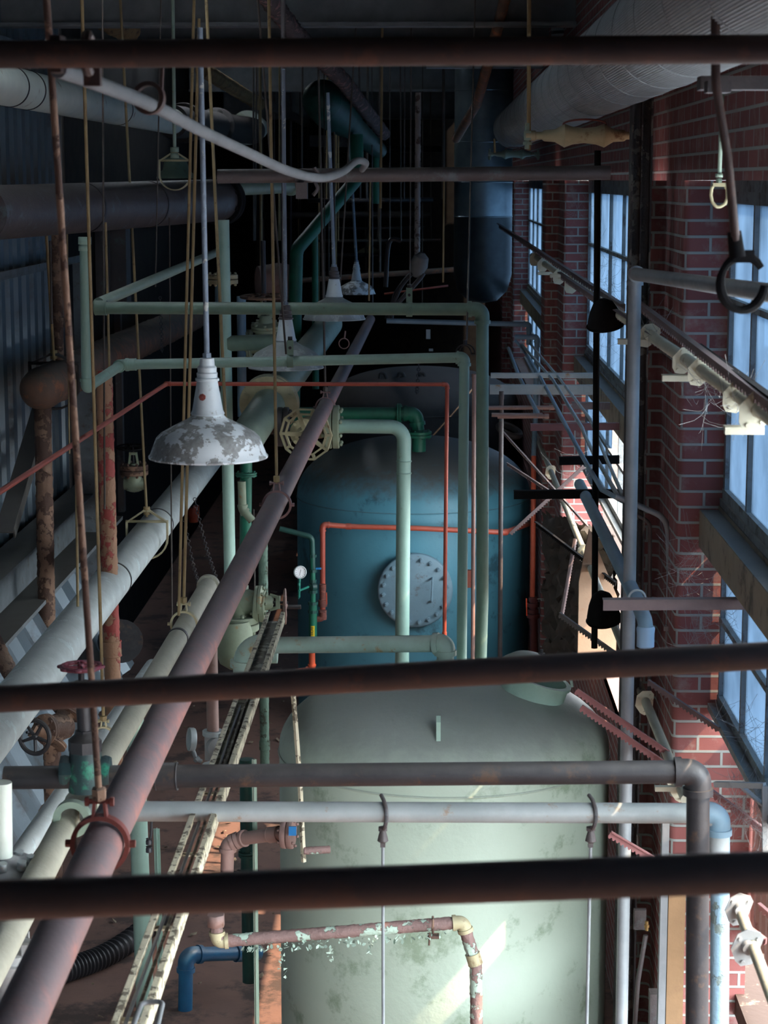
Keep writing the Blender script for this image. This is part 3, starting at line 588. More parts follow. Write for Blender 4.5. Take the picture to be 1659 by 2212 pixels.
# ---------------------------------------------------------------- lamps
def lamp(label, px, py, Y, wpx, sh, nk, top=None, d=.018, cm=None):
    c = P(px, py, Y); k = S(wpx, Y)/.42; t = thing('pendant_lamp', label, 'lamp', c, 'enamel factory pendant lamps hung in a row')
    MB().lathe([(r*k,z*k) for r,z in ((.203,.004),(.21,.0),(.211,.006),(.205,.012),(.196,.035),(.183,.07),(.165,.088),(.13,.108),(.09,.128),(.065,.14),(.056,.152),(.052,.150),(.10,.118),(.16,.082),(.19,.035),(.203,.004))], c, seg=72).build('shade', sh, t)
    MB().lathe([(r*k,z*k) for r,z in ((.056,.150),(.060,.156),(.054,.168),(.036,.272),(.034,.28))], c, seg=48).build('neck', nk, t)
    MB().lathe([(r*k,z*k) for r,z in ((.036,.270),(.042,.272),(.042,.280),(.036,.283),(.037,.298),(.033,.302),(.034,.318),(.027,.325),(.025,.35),(.012,.352))], c, seg=32).build('collar', nk if cm is None else cm, t)
    MB().lathe([(.001,.16*k),(.03*k,.15*k),(.04*k,.1*k),(.03*k,.06*k),(.001,.05*k)], c, seg=20).build('bulb', mDial, t)
    a = c+Vector((0,0,.345*k)); b = top if top is not None else Vector((a.x,a.y,CE))
    MB().cyl(a, b, d/2, seg=12).hexn(a+Vector((0,0,.012*k)), (0,0,1), d*.85, .02*k).build('stem', M('stem_flaky',(.24,.30,.38),(.18,.23,.29),.6,peel=(.55,.57,.55),pamt=.36,pscale=16,bump=.8), t)
    return t
l1 = lamp('large spotted dirty white pendant lamp with long neck nearest the viewer', 450, 988, 7.1, 260, mShade, mEnamel, P(432,60,7.2), .019)
p = P(437,858,6.98); MB().lathe([(.001,0),(.013,0),(.011,.003),(.001,.004)], p, (-.1,-1,.2), 7).build('rust_chip', mRedCl, l1)
lamp('grey pendant lamp hanging behind the lower sage pipe', 618, 795, 11.4, 163, mShade2, mEnamel, P(612,150,11), .02, mPurDk)
lamp('white-necked pendant lamp crossed by the upper sage pipe', 722, 690, 14.2, 135, mShade2, mEnamel, P(708,200,14.2), .025, mPurDk)
lamp('small mottled pendant lamp above the upper sage pipe', 770, 635, 21.7, 82, mShade, mEnamel, P(755,300,21.7), .03)
lamp('tiny yellowish pendant lamp far in the dark', 797, 551, 34, 52, mCreamCl, mCreamCl, P(792,330,34), .03)
lamp('farthest faint grey pendant lamp in the dark', 818, 528, 37, 38, mShade2, mEnamel, P(816,350,37), .03)
# ---------------------------------------------------------------- hangers
def on(px, py, Y): return P(px, py, Y)
ring_hanger('dark red ring clamp around the mauve pipe at the lower left with brown rod', P(98,-40,5.0), P(217,1822,5.16), Vector((.0,1,0)), .066, .018, mRedCl, mBrFlake)
ring_hanger('rusty clamp round the mauve pipe hung by yellow rod, middle of frame', P(580,-40,10.6), P(598,1090,10.6), Vector((.0,1,0)), .066, .017, mPurple, mRod)
ring_hanger('upper rusty clamp around the far stretch of the mauve pipe', P(688,150,15.3), P(703,880,15.3), Vector((.0,1,0)), .066, .018, mPurple, mRodD)
ring_hanger('cream ring clamp around the cream pipe below the spotted lamp', P(430,40,10.0), P(398,1348,10.0), P(452,1262,10.9)-P(152,1775,7.35), .060, .016, mYelCast, mRod)
rod('yellow rod left of the spotted lamp stem passing beside the cream pipe', P(420,-30,9.9), P(386,1330,9.9), .015)
rod('small dark rod end below the cream pipe clamp', P(384,1395,10), P(378,1450,10), .014, mRod)
yoke_hanger('yellow-cream yoke hanger around the big white lagged pipe', P(258,-40,14.9), P(318,1163,14.9), Vector((0,1,0)), .135, .02, mYelCast, mRod, h=.55)
ring_hanger('cream ring hanger near the green valve on the thinner cream pipe', P(176,-30,9.0), P(225,1592,9.2), P(330,1440,10.5)-P(-30,1950,7.5), .045, .016, mYelCast, mRod)
yoke_hanger('dark yoke hanger over the capped brown pipe', P(100,505,14.2), P(118,830,15.1), P(240,765,17.2)-P(92,838,14.6), .165, .022, mTankD, mRod, h=.35)
yoke_hanger('pale green yoke hanger with turnbuckle above the dark mauve pipe', P(373,-20,15.2), P(378,376,15.3), Vector((.1,1,0)), .105, .027, mYelCast, mPale, h=.5)
t = thing('beam_clamp', 'green bell shaped cap under the pale rod above the mauve pipe', 'fitting', P(380,378,17.2))
MB().lathe([(.16,-.01),(.155,.02),(.11,.06),(.09,.16),(.04,.19)], P(380,383,17.0), seg=28, cap=True).build('bell', mSage, t)
for a in (((108,520,13.8),(112,700,13.8),.016,'thin grey rod in front of the ribbed left wall'),((145,505,14.5),(150,980,14.5),.012,'thin pale rod left of the sage vertical pipe'),
          ((162,820,12),(168,1310,12),.017,'yellowish rod below the sage corner elbow at the left'),((228,480,14),(246,1160,14),.018,'thin brown rod in front of the red peeling pipe'),
          ((222,150,12),(226,1100,12),.012,'thin dark rod left of the red peeling pipe'),((345,140,14),(336,620,14),.010,'very thin rod above the sage pipe running away'),
          ((450,100,12.5),(487,905,12.5),.021,'brown rod in front of the tall mint riser'),((366,470,15),(372,1400,15),.011,'hair thin rod behind the spotted lamp'),
          ((612,140,13),(614,690,13),.030,'grey flaky conduit rod above the second lamp'),((565,100,11),(618,765,11.2),.012,'dark slanting rod holding the strap on the lower sage pipe'),
          ((762,170,16),(733,640,16),.014,'dark slanting rod right of the white-necked lamp'),((825,150,18),(822,450,18),.022,'yellow rod in the dark right of the green reducer'),
          ((800,380,17),(797,650,17),.016,'yellow thin rod beside the tiny yellowish lamp'),((959,390,17),(957,610,17),.017,'yellow rod left of the silver vessel'),
          ((888,140,16),(885,640,16),.012,'black thin rod above the strap on the upper sage pipe'),((1022,170,13),(1008,735,11.2),.011,'black rod to the corner of the lower sage frame'),
          ((1143,-30,9.9),(1142,325,9.9),.021,'pale green threaded rod left of the yellow roller'),((1380,-30,9.9),(1378,325,9.9),.021,'green threaded rod right of the yellow roller'),
          ((700,140,19),(702,900,17),.010,'hair thin dark rod behind the white-necked lamp'),((548,1100,15),(553,1500,15),.012,'thin dark rod behind the sage valve'),
          ((1068,300,17),(1069,330,17),.02,'short yellow rod at the far duct bracket')):
    rod(a[3], P(*a[0]), P(*a[1]), a[2], mRod if 'yellow' in a[3] or 'brown' in a[3] or 'pale' in a[3] else (mPale if 'green threaded' in a[3] else mRodD if 'conduit' not in a[3] else mPurDk))
def strap(label, px, py, Y, d):
    c = P(px, py, Y); t = thing('strap_hanger', label, 'hanger', c); w_ = .035
    m = MB().torus(c, (1,0,0), d/2+.004, 0, 28, flat=(w_/2,.003))
    m.box(c+Vector((0,-.004,d*.5+.04)), (w_,.006,.09)).box(c+Vector((0,.012,d*.5+.04)), (w_,.006,.09)); m.build('strap', mSage, t)
    MB().hexn(c+Vector((0,-.012,d*.5+.045)), (0,1,0), .009, .012).hexn(c+Vector((0,0,d*.5+.095)), (0,0,1), .014, .02).build('bolt', mDark, t)
strap('sage strap hanger round the lower sage pipe at the grey lamp', 627, 780, 10.97, dB); strap('sage strap hanger round the upper sage pipe', 884, 668, 11.44, dA)
t = thing('clevis_hanger', 'small grey clevis over the corner of the lower sage frame', 'hanger', P(1005,745,10.9))
m = MB(); c = P(1005,765,10.9); n = 14
for k in (-1,1): m.tube([c+Vector((k*.01+.042*math.cos(math.pi*i/n), k*.012, .05*math.sin(math.pi*i/n))) for i in range(n+1)], .004, 6)
m.hexn(c+Vector((0,0,.06)), (0,0,1), .012, .03).hexn(c+Vector((.045,0,0)), (1,0,0), .008, .02).build('clevis', mDark, t)
# thin hook ring behind white lamp
t = thing('ring_hook', 'small open wire ring hook right of the white-necked lamp', 'hook', P(743,742,16))
MB().torus(P(743,742,16), (0,1,0), .04, .004, 24, 6).cyl(P(744,731,16), P(746,715,16), .006).build('hook', mPink, t)
# D ring at the upper right
t = thing('swivel_ring', 'pale green D shaped ring hanging on a rod before the brick wall', 'ring', P(1553,422,6.6))
c = P(1553,422,6.6); k = S(1,6.6)
MB().tube([c+Vector((x*k,0,-y*k)) for x,y in ((-12,-22),(12,-22),(17,-12),(18,6),(13,18),(3,24),(-5,24),(-14,14),(-17,0),(-16,-14),(-12,-22),(8,-22))], .0055, 8, .01).box(c+Vector((0,0,22*k)), (.042,.02,.012)).build('ring', mYelCast, t)
MB().cyl(P(1553,402,6.6), P(1553,385,6.6), .01, seg=6).hexn(P(1553,379,6.6),(0,0,1),.013,.012).build('swivel', mPale, t)
MB().cyl(P(1561,180,6.6), P(1554,380,6.6), .0065, seg=8).build('rod', mPale, t)
# blurred black clamp at right with brown rod
t = thing('pipe_clamp', 'blurred black open ring clamp around the grey pipe at the right edge', 'clamp', P(1604,605,5.0))
c = P(1604,612,5.05); k = S(1,5.0); n = 22
MB().tube([c+Vector((math.cos(a)*48*k, 0, math.sin(a)*58*k)) for a in [math.radians(35+320*i/n) for i in range(n+1)]], .0085, 8, rr=lambda f: .0085+.004*abs(math.sin(f*9))).box(c+Vector((.0,0,58*k)), (.05,.03,.03)).build('ring', mBlack, t)
MB().tube(PP((1545,-30,4.9),(1546,180,4.9),(1572,340,4.95),(1592,550,5.0)), .011, 10, .1).build('rod', mBrown, t)
MB().cyl(P(1586,500,5.0), P(1593,556,5.0), .017, .02, 12).build('socket', mBlack, t)
tag(MB().box(P(1600,180,5.5), (.22,.08,.035)).box(P(1550,188,5.4), (.06,.08,.03)).build('support_bracket', mPurDk), 'blurred grey bracket at the top right below the rail pipe', 'bracket')
# grey hose with clamps
pts = PP((125,150,4.5),(215,182,4.8),(330,228,5.2),(440,285,5.7),(540,332,6.2),(620,368,6.6),(690,384,7.0),(738,372,7.4),(770,348,7.7),(790,352,7.9),(782,366,8.1))
def smooth(pts, n=6):
    out = []; m = len(pts)
    for i in range(m-1):
        p0,p1,p2,p3 = pts[max(i-1,0)],pts[i],pts[i+1],pts[min(i+2,m-1)]
        for j in range(n):
            t = j/n; out.append(.5*((2*p1)+(p2-p0)*t+(2*p0-5*p1+4*p2-p3)*t*t+(3*p1-p0-3*p2+p3)*t**3))
    return out+[pts[-1]]
tag(MB().tube(smooth(pts), .0165, 20, rr=lambda f: .0185-.006*f).build('cloth_hose', M('grey_cloth',(.16,.17,.18),(.12,.13,.14),.85,bscale=150,bump=.6)), 'grey sagging cloth covered hose sweeping across the upper left', 'hose')
t = thing('hose_hanger', 'blurred brown ring hanger holding the grey hose at the upper left', 'hanger', P(330,225,5.2)); c = P(322,212,5.2)
MB().torus(c, (P(440,285,5.7)-P(215,182,4.8)), .036, 0, 28, flat=(.012,.005)).bar(c+Vector((.03,0,0)), P(352,140,5.2), .02, .006).build('ring', mBrown, t)
t = thing('saddle_clamp', 'blurred dark clamp hooked on the top rail pipe at the left', 'clamp', P(190,130,4.4))
MB().tube([P(190,115,4.3)+Vector((0,math.cos(a)*.038,math.sin(a)*.038)) for a in [i*.5 for i in range(11)]], .011, 8).box(P(200,160,4.35), (.035,.03,.05)).box(P(125,118,4.3), (.022,.07,.075)).build('clamp', mBrown, t)
t = thing('hose_clamp', 'grey iron clamp hanging the hose on the horizontal brown pipe', 'clamp', P(655,420,8.9))
MB().tube(PP((679,362,8.9),(688,375,8.9),(680,392,8.9),(688,408,8.9),(676,422,8.9)), .008, 8, .02).torus(P(648,385,9.0),(1,0,0), .036, 0, 20, flat=(.02,.005)).box(P(652,412,8.95), (.05,.04,.07)).build('clamp', mPurDk, t)
# ---------------------------------------------------------------- red pipes, gauge group
pipe('thin red pipe bending across and down in front of the blue tank', PP((-40,1088,8.6),(360,829,13),(966,830,13.4),(960,1372,13.4)), .027, mRed, seg=12, bend=.9, couple=[(2,.995)])
pipe('red pipe wrapped around the blue tank front', PP((697,1325,16.8),(697,1133,16.8),(750,1137,16.85),(900,1141,16.85),(1090,1150,16.95),(1152,1128,17.7)), .045, mRed, bend=.9, couple=[(0,.25),(2,.02),(3,.97)])
pipe('bright orange-red vertical pipe right of the blue tank', PP((1153,985,17.5),(1152,1100,17.4),(1150,1330,17.3)), .045, mOrange, fit=False)
pipe('blue upper length above the orange-red pipe', PP((1155,930,17.5),(1153,985,17.5)), .044, mBluePp)
t = thing('red_valve', 'dark red valve with red lever right of the blue tank', 'valve', P(1153,1400,17.2))
m = MB(); c = P(1152,1290,17.3); c0 = P(1154,1430,17.3)
m.cyl(c0, c, .035); 
for y, r in ((1290,.042),(1302,.055),(1316,.046),(1326,.055)): m.cyl(P(1152,y,17.3), P(1152,y+8,17.3), r, seg=24)
m.build('body', M('dark_red_iron',(.16,.035,.035),(.12,.03,.03),.5), t)
MB().bar(P(1137,1293,17.0), P(1138,1330,17.0), .022, .01, (1,0,0)).build('lever', mRedHan, t)
MB().tube(PP((1160,1294,17.0),(1178,1293,17.0),(1180,1330,17.0)), .004, 6, .03).build('small_tube', mGalv, t)
def text_band(t, c, r, z0, z1, txt, wide=.9):
    """yellow printed marker wrapped round the camera side of a pipe"""
    m = MB(); n = 10; A = [-2.2+wide*2*i/n-wide+.63 for i in range(n+1)]
    ring = [Vector((math.cos(a)*r, math.sin(a)*r, 0)) for a in A]
    for k in range(n):
        f = [m.bm.verts.new(Vector((c.x,c.y,z))+ring[j]*s_) for s_ in (1.03,) for j, z in ((k,z0),(k+1,z0),(k+1,z1),(k,z1))]; m.bm.faces.new(f).smooth = True
    b = m.build('marker_band', mYelTape, t)
    cu = bpy.data.curves.new('txt', 'FONT'); cu.body = txt; cu.size = (r*1.0); cu.align_x = 'CENTER'; cu.align_y = 'CENTER'; cu.extrude = .0006
    o = bpy.data.objects.new('txt', cu); dg = bpy.context.evaluated_depsgraph_get(); COL.objects.link(o); dg.update()
    me = bpy.data.meshes.new_from_object(o.evaluated_get(dg)); bpy.data.objects.remove(o)
    wd = max(v.co.x for v in me.vertices)*2; k = (z1-z0)*.92/wd
    me.transform(Matrix.Translation((c.x-.25*r-t.location.x, c.y-r*1.05-t.location.y, (z0+z1)/2-t.location.z)) @ Matrix(((0,1,0,0),(0,0,-1,0),(-1,0,0,0),(0,0,0,1))) @ Matrix.Diagonal((k,1,1,1)))
    me.materials.append(mInk); o = bpy.data.objects.new('marker_lettering', me); COL.objects.link(o); o.parent = t
t = thing('valve_assembly', 'dark green vertical pipe with blue ball valve handle and yellow marker', 'pipe', P(676,1410,16.6))
MB().tube(PP((604,1142,16.6),(674,1160,16.6),(676,1230,16.6)), S(6,16.6), 14, .05).build('upper_tube', mDGreen, t)
MB().cyl(P(675,1200,16.6), P(676,1300,16.6), S(6,16.6)).cyl(P(676,1300,16.6), P(676,1405,16.6), S(9,16.6)).build('tube', mGreen, t)
m = MB()
for y, r in ((1198,8),(1230,9),(1252,8),(1262,10),(1275,10),(1300,11),(1318,11)): m.cyl(P(676,y,16.6), P(676,y+6,16.6), S(r,16.6), seg=8)
m.lathe([(.01,-.03),(.04,-.02),(.045,0),(.04,.02),(.02,.03)], P(676,1268,16.6), (-.8,-.5,0), 20, True).build('fittings', mDGreen, t)
MB().bar(P(682,1228,16.5), P(694,1228,16.5), .03, .012).build('blue_handle', mBlueHan, t)
c = P(676,1350,16.6); text_band(t, c, S(9.2,16.6), P(0,1405,16.6).z, P(0,1347,16.6).z, 'BOILER FEED', .45)
t2 = [o for o in bpy.data.objects if o.get('label','').startswith('bright orange-red')][0]
c = P(1152,1250,17.36); text_band(t2, c, .0228, P(0,1268,17.36).z, P(0,1223,17.36).z, 'COMPRESSED AIR', .5)
pipe('short red pipe elbow below the yellow marked pipe', PP((674,1408,16.6),(674,1446,16.6),(640,1452,16.6)), S(14,16.6), mOrange, bend=.7)
t = thing('pressure_gauge', 'round white pressure gauge on a green stem beside the blue tank', 'gauge', P(648,1236,16.2))
c = P(648,1236,16.2); n_ = Vector((.35,-1,.1)).normalized()
MB().lathe([(.001,-.03),(.045,-.03),(.05,-.02),(.053,.0),(.053,.012),(.046,.014),(.044,.008),(.043,.004)], c, n_, 36).build('case', mGalv, t)
MB().lathe([(.001,.005),(.044,.005)], c, n_, 36).build('dial', mDial, t)
u, v = frame_of(n_); upv = Vector((0,0,1)); upv = (upv-n_*upv.dot(n_)).normalized(); sd = upv.cross(n_)
m = MB().bar(c+n_*.008-upv*.026-sd*.006, c+n_*.008+upv*.022+sd*.006, .003, .001, n_)
for k in range(12):
    a = 2*math.pi*k/12; d = upv*math.cos(a)+sd*math.sin(a); m.bar(c+n_*.007+d*.032, c+n_*.007+d*.038, .003, .001, n_)
m.build('needle_and_marks', mInk, t)
MB().tube(PP((647,1251,16.2),(646,1290,16.25)), .010, 10).tube(PP((646,1276,16.2),(666,1268,16.5)), .009, 10).hexn(P(647,1252,16.2),(0,0,1),.012,.02).hexn(P(646,1262,16.2),(0,0,1),.013,.02).cyl(P(646,1290,16.25),P(645,1294,16.25),.004).build('stem', M('teal_paint',(.03,.28,.2),(.02,.2,.15),.5), t)
t = thing('rusty_ball_valve', 'rusty red ball valve with orange lever below the red wrapped pipe', 'valve', P(698,1345,16.7))
m = MB()
for y0, y1, r in ((1262,1274,8),(1274,1312,7),(1296,1310,10),(1318,1338,9)): m.cyl(P(697,y0,16.75), P(697,y1,16.75), S(r,16.75), seg=10)
m.tube(PP((697,1322,16.7),(697,1336,16.7),(680,1338,16.7)), S(7,16.7), 12, .03).build('body', M('rusty_valve',(.2,.06,.045),(.1,.04,.035),.8,peel=(.3,.1,.07),pamt=.4,pscale=30,bump=1.), t)
MB().bar(P(705,1280,16.6), P(706,1305,16.6), .022, .01, (1,0,0)).build('lever', mRed, t)
# vertical thin pipes right of blue tank
pipe('thin pinkish vertical pipe between the two sage legs', PP((1024,812,13.0),(1021,1470,13.0)), S(9,13), mPink, seg=12, couple=[(0,.0)])
pipe('thin brown vertical pipe right of the wide sage leg', PP((1083,845,13.5),(1080,1460,13.5)), S(10,13.5), mPurDk, seg=12, couple=[(0,.02)])
# ---------------------------------------------------------------- duct
t = thing('corrugated_duct', 'large ribbed grey metal duct running away at the upper right', 'duct', (.80,8,5.1))
a = Vector((.80,2.2,5.30)); b = Vector((.80,20.2,5.30)); m = MB(); n = 16; rs = []
rs = [[Vector((.80+math.cos(q)*r_, y, 5.30+math.sin(q)*r_)) for q, r_ in [(2*math.pi*j/560, .1915 if j % 4 < 2 else .1885) for j in range(560)]] for y in (2.2,5,8,11,15,20.2)]
m.rings(rs); m.build('ribbed_skin', mDuct, t)
bolts(t, [Vector((.80, 2.6+i*.74, 5.30)) for i in range(24)], lambda m, p: m.torus(p, (0,1,0), .1925, .0012, 56, 6), mDuct, 'lap_seam')
MB().lathe([(.193,0),(.18,.10),(.13,.17),(.06,.2),(.001,.205)], b, (0,1,0), 40).build('end_cap', mDuct, t)
def roller(label, px, py, Y, wpx, mat, hang=True):
    c = P(px, py, Y); w_ = S(wpx, Y)/2; t = thing('pipe_roller', label, 'bracket', c); h = w_*.175
    prof = [(h*.55,-w_),(h*.55,-w_*.86),(h*.42,-w_*.82),(h*.42,-w_*.7),(h*.6,-w_*.66),(h*.55,-w_*.5),(h*.95,-w_*.15-.001),(h*1.25,-w_*.02)]
    prof = [(h*.5,-w_),(h*.5,-w_*.84),(h*.38,-w_*.82),(h*.38,-w_*.72),(h*.55,-w_*.68),(h*.62,-w_*.5),(h*1.15,-w_*.34),(h*.86,-w_*.2),(h*.72,0),(h*.86,w_*.2),(h*1.15,w_*.34),(h*.62,w_*.5),(h*.55,w_*.68),(h*.38,w_*.72),(h*.38,w_*.82),(h*.5,w_*.84),(h*.5,w_)]
    MB().lathe(prof, c, (1,0,0), 28, True).build('roller', mat, t)
    m = MB()
    for s_ in (-1,1):
        q = c+Vector((s_*w_*.97,0,0)); m.cyl(q-Vector((0,0,h*1.3)), q+Vector((0,0,h*1.2)), h*.28, seg=10).hexn(q-Vector((0,0,h*.75)), (0,0,1), h*.5, h*.3).box(q, (w_*.12,h*.9,h*.9))
    m.build('end_post', mPale, t)
    MB().torus(c+Vector((0,.0,h*1.1)), (0,.2,1), w_*.36, h*.1, 32, 8).build('saddle_ring', mRedCl, t)
roller('yellowed roller bracket under the duct with two threaded rods', 1262, 293, 9.9, 248, mYelCast)
roller('grey far roller bracket under the duct with cobwebs', 1110, 333, 19.5, 106, mPale)
# small things top right
pipe('grey vertical ribbed pipe at the top left of the duct', PP((1228,-60,17),(1226,78,17)), S(68,17), mDuct, bands=[(0,.45),(0,.7),(0,.95)])
pipe('reddish brown slanting pipe near the top centre right', PP((1098,-30,15),(1062,110,16),(1030,225,18),(985,300,20)), S(24,15), mBrLag, fit=False)
pipe('dusty flaking pink-brown lagged pipe running away at the top centre', PP((560,-30,14),(640,75,15.5),(742,175,18),(830,290,23)), .13, M('flaking_lag',(.13,.10,.10),(.09,.07,.07),.9,peel=(.30,.17,.17),pamt=.40,pscale=9,bump=1.), fit=False, bend=.3)
pipe('tan shaggy lagged pipe at the top left corner', PP((100,-40,16),(275,62,18.5)), S(62,17), mTan)
pipe('tan lagged pipe behind the dark flanged section', PP((438,150,22),(560,225,26)), S(28,24), mTan)
pipe('dim tan pipe beside the mint white pipe behind the hose', PP((560,215,26),(660,265,30)), .12, mTankD)
tag(MB().box(P(1058,143,20), (S(268,20),.12,S(9,20))).build('lit_strip', M('pale_strip',(.6,.68,.72),(.5,.58,.62),.5)), 'narrow pale bluish strip coloured as a slit of light above the silver vessel', 'strip')  # pale colour stands in for a bluish slit of light
for i, (x0,x1,y,Y,h) in enumerate(((0,240,62,20,.12),(300,520,40,19,.22),(700,900,30,21,.10),(950,1110,40,20.5,.16))):
    tag(MB().box(P((x0+x1)/2, y-18, Y), (S(x1-x0,Y),.04,h)).build('roof_panel', M('roof_grey%d' % i,(.11+.02*i,.12+.02*i,.12+.02*i),(.07,.08,.08),.8)), ['dark grey roof panel at the far left top edge','wide grey corrugated roof piece near the top left','small grey roof piece above the rail pipe at centre','pale speckled roof piece at the top right of centre'][i], 'panel')
# ---------------------------------------------------------------- right side: column, conduits, window gear
Yc = 9.2
t = thing('steel_column', 'tall dark peeling steel column beside the brick pier', 'column', (P(1367,1500,Yc).x, Yc, 0))
xc = P(1367,1200,Yc).x; MB().box((xc,Yc,3.5),(.006,.10,7.0)).box((xc-.042,Yc,3.5),(.008,.12,7.0)).box((xc+.042,Yc,3.5),(.008,.12,7.0)).box((xc,Yc,3.5),(.08,.006,7.0)).build('column_shaft', M('column_peel',(.05,.05,.055),(.035,.035,.04),.7,peel=(.15,.15,.14),pamt=.42,pscale=9,bump=1.), t)
tag(MB().cyl(P(1291,325,10.4), P(1284,1400,10.4), S(7,10.4), seg=8).build('pole', mBlack), 'black-green vertical pole in front of the second window', 'pole')
pipe('bent grey-green conduit fixed to the dark brick wall near the pier', PP((1330,1072,9.0),(1370,1088,9.0),(1442,1120,9.0),(1446,1240,9.0),(1440,1660,9.0)), S(13,9.0), mConduit, bend=3.5, fit=False, couple=[(3,.27)])
pipe('second thinner bent conduit left of the grey-green one', PP((1375,1110,9.15),(1404,1130,9.15),(1402,1680,9.15)), S(9,9.15), mPurDk, bend=2.5, fit=False)
tag(MB().box(P(1446,1358,8.95), (.05,.012,.02)).build('conduit_strap', mGalv), 'small metal strap holding the bent conduit to the brick', 'strap')
def angle_iron(label, x0, y0, x1, y1, Y, h, mat, Y2=None):
    a, b = P(x0,y0,Y), P(x1,y1,Y2 or Y); t_ = S(h, Y)
    return tag(MB().bar(a, b, .008, t_).bar(a+Vector((0,.02,t_/2)), b+Vector((0,.02,t_/2)), .045, .006).build('angle_bracket', mat), label, 'bracket')
angle_iron('grey angle iron bracket sticking out from the near window sill', 1303,1308,1655,1306,7.6,22,mRack)
angle_iron('black bracket bar crossing in front of the second window base', 1110,1070,1345,1068,10.6,17,mBlack)
angle_iron('dark red bracket bar below the blue-grey conduits', 1146,924,1338,922,12.3,14,mRackR)
angle_iron('upper dark bracket bar with conduits resting on it', 1208,997,1338,994,11.3,16,mBlack)
angle_iron('pale grey double bracket carrying four small conduits', 1058,842,1285,843,13.6,20,mGalv)
angle_iron('thin grey bracket bar above the conduit bracket', 1060,812,1282,812,14.2,10,mGalv)
angle_iron('mauve bracket bar at the brick pier behind the conduits', 1236,877,1318,878,13.0,14,mRack)
def conduit(label, pts, w_, Y, mat=None, **k): pipe(label, PP(*pts), S(w_, Y), mat or mBluePp, seg=12, fit=False, bend=2, name='conduit', cat='conduit', **k)
conduit('leftmost blue-grey conduit ending at a brown elbow', [(1098,752,17),(1122,815,14.6),(1163,896,12.8),(1163,900,12.8)], 9, 13)
conduit('long blue-grey conduit running down across all the bracket bars', [(1112,735,17),(1128,752,17),(1170,820,14),(1252,975,11),(1300,1058,9.9),(1345,1082,9.3)], 9, 12)
conduit('third blue-grey conduit with a kink near the black bracket', [(1128,745,17),(1195,822,13.9),(1258,925,11.6),(1263,940,11.4),(1285,985,10.9),(1340,1080,9.4)], 8, 12, mGalv)
conduit('rightmost thin blue-grey conduit beside the window', [(1145,742,17),(1210,820,14),(1275,905,12),(1303,975,11.3),(1345,1070,9.8)], 7, 12, mGalv)
pipe('blue conduit with elbow dropping vertically behind the bracket bars', PP((1112,728,17.2),(1160,728,17.2),(1156,930,17.2)), S(11,17.2), mBluePp, bend=.8, seg=12)
for i, a in enumerate(((1060,768,1095,769,14.2,'short mauve pipe stub left of the conduit bracket'),(1050,881,1200,880,13.3,'upper mauve horizontal pipe under the conduit bracket'),(1075,900,1186,899,13.3,'lower mauve horizontal pipe under the conduit bracket'),(1062,896,1172,897,12.8,'grey pipe with elbow joining the leftmost conduit'))):
    if i: pipe(a[5], PP((a[0],a[1],a[4]),(a[2],a[3],a[4])), S(9,a[4]), mPink, seg=12, couple=[(0,.95)])
t = thing('capped_pipe', 'pale blue pipe sloping down and ending in a bright blue cap', 'pipe', P(1393,1398,7.6))
MB().tube(PP((1252,1046,11.0),(1372,1288,8.1),(1393,1340,7.9),(1395,1362,7.9)), .030, 20, .06).build('tube', mBluePp, t)
MB().lathe([(.028,0),(.035,.003),(.035,.055),(.037,.075),(.033,.085)], P(1394,1398,7.9), seg=24, cap=True).build('cap', M('light_blue_plastic',(.30,.48,.66),(.26,.42,.6),.4,bump=.1), t)
MB().torus(P(1376,1292,8.05), P(1372,1288,8.1)-P(1252,1046,11), .033, .005, 20).build('ring', mGalv, t)
# window operators: rod, bracket plates, notched racks
def op_plate(t, c, s, sq=0, mat=None, th=.006):
    c = Vector(c); ca, sa = math.cos(sq), math.sin(sq)
    poly = [(x*ca-z*sa, x*sa+z*ca) for x, z in ((-s*.8,-s),(-s*.15,-s*1.1),(s*.15,-s*.9),(s,s*.15),(s*.95,s*.55),(s*.3,s*1.0),(-s*.35,s*.9),(-s,s*.2),(-s*1.0,-s*.6))]
    o = MB().prism(poly, c, (1,0,0), (0,0,1), th).lathe([(s*.38,-.03),(s*.42,-.01),(s*.42,.0),(s*.38,.0)], c, (0,1,0), 20, True).build('bracket_plate', mat or mWhPlate, t)
    bolts(o, [c+Vector((x*ca-z*sa, -.006, x*sa+z*ca)) for x, z in ((-s*.6,-s*.75),(s*.68,s*.25),(-s*.3,s*.62),(s*.1,-s*.6))], lambda m, p: m.hexn(p, (0,1,0), s*.11, .01), mat or mWhPlate, 'rivet')
def rack(label, a, b, w_, mat, up=(0,-1,.0), teeth=True, n=None):
    a, b = Vector(a), Vector(b); d = (b-a).normalized(); L = (b-a).length; nn = Vector((0,0,1)) if abs(d.z) < .95 else Vector((1,0,0))
    nn = (nn-d*nn.dot(d)).normalized(); sd = d.cross(nn); t = thing('rack_bar', label, 'rack', a if a.z < b.z else b)
    n = n or int(L/.018); k = L/n; poly = [(0,w_*.5)]
    for i in range(n): poly += [(i*k,-w_*.25),(i*k+k*.3,-w_*.5),(i*k+k*.6,-w_*.5),(i*k+k*.75,-w_*.25)]
    poly += [(L,-w_*.25),(L,w_*.5)]
    MB().prism(poly, a, d, nn, .005).build('toothed_web', mat, t)
    MB().bar(a+nn*w_*.5+sd*w_*.25, b+nn*w_*.5+sd*w_*.25, w_*.5, .005, nn).build('angle_flange', mat, t)
    return t
t = thing('window_operator_shaft', 'cream painted window operator shaft with plates before the near brick pier', 'shaft', P(1659,905,5.8))
a, b = P(1150,552,18.5), P(1700,925,5.5); MB().cyl(a, b, .024, seg=20).build('shaft', mCrPaint, t)
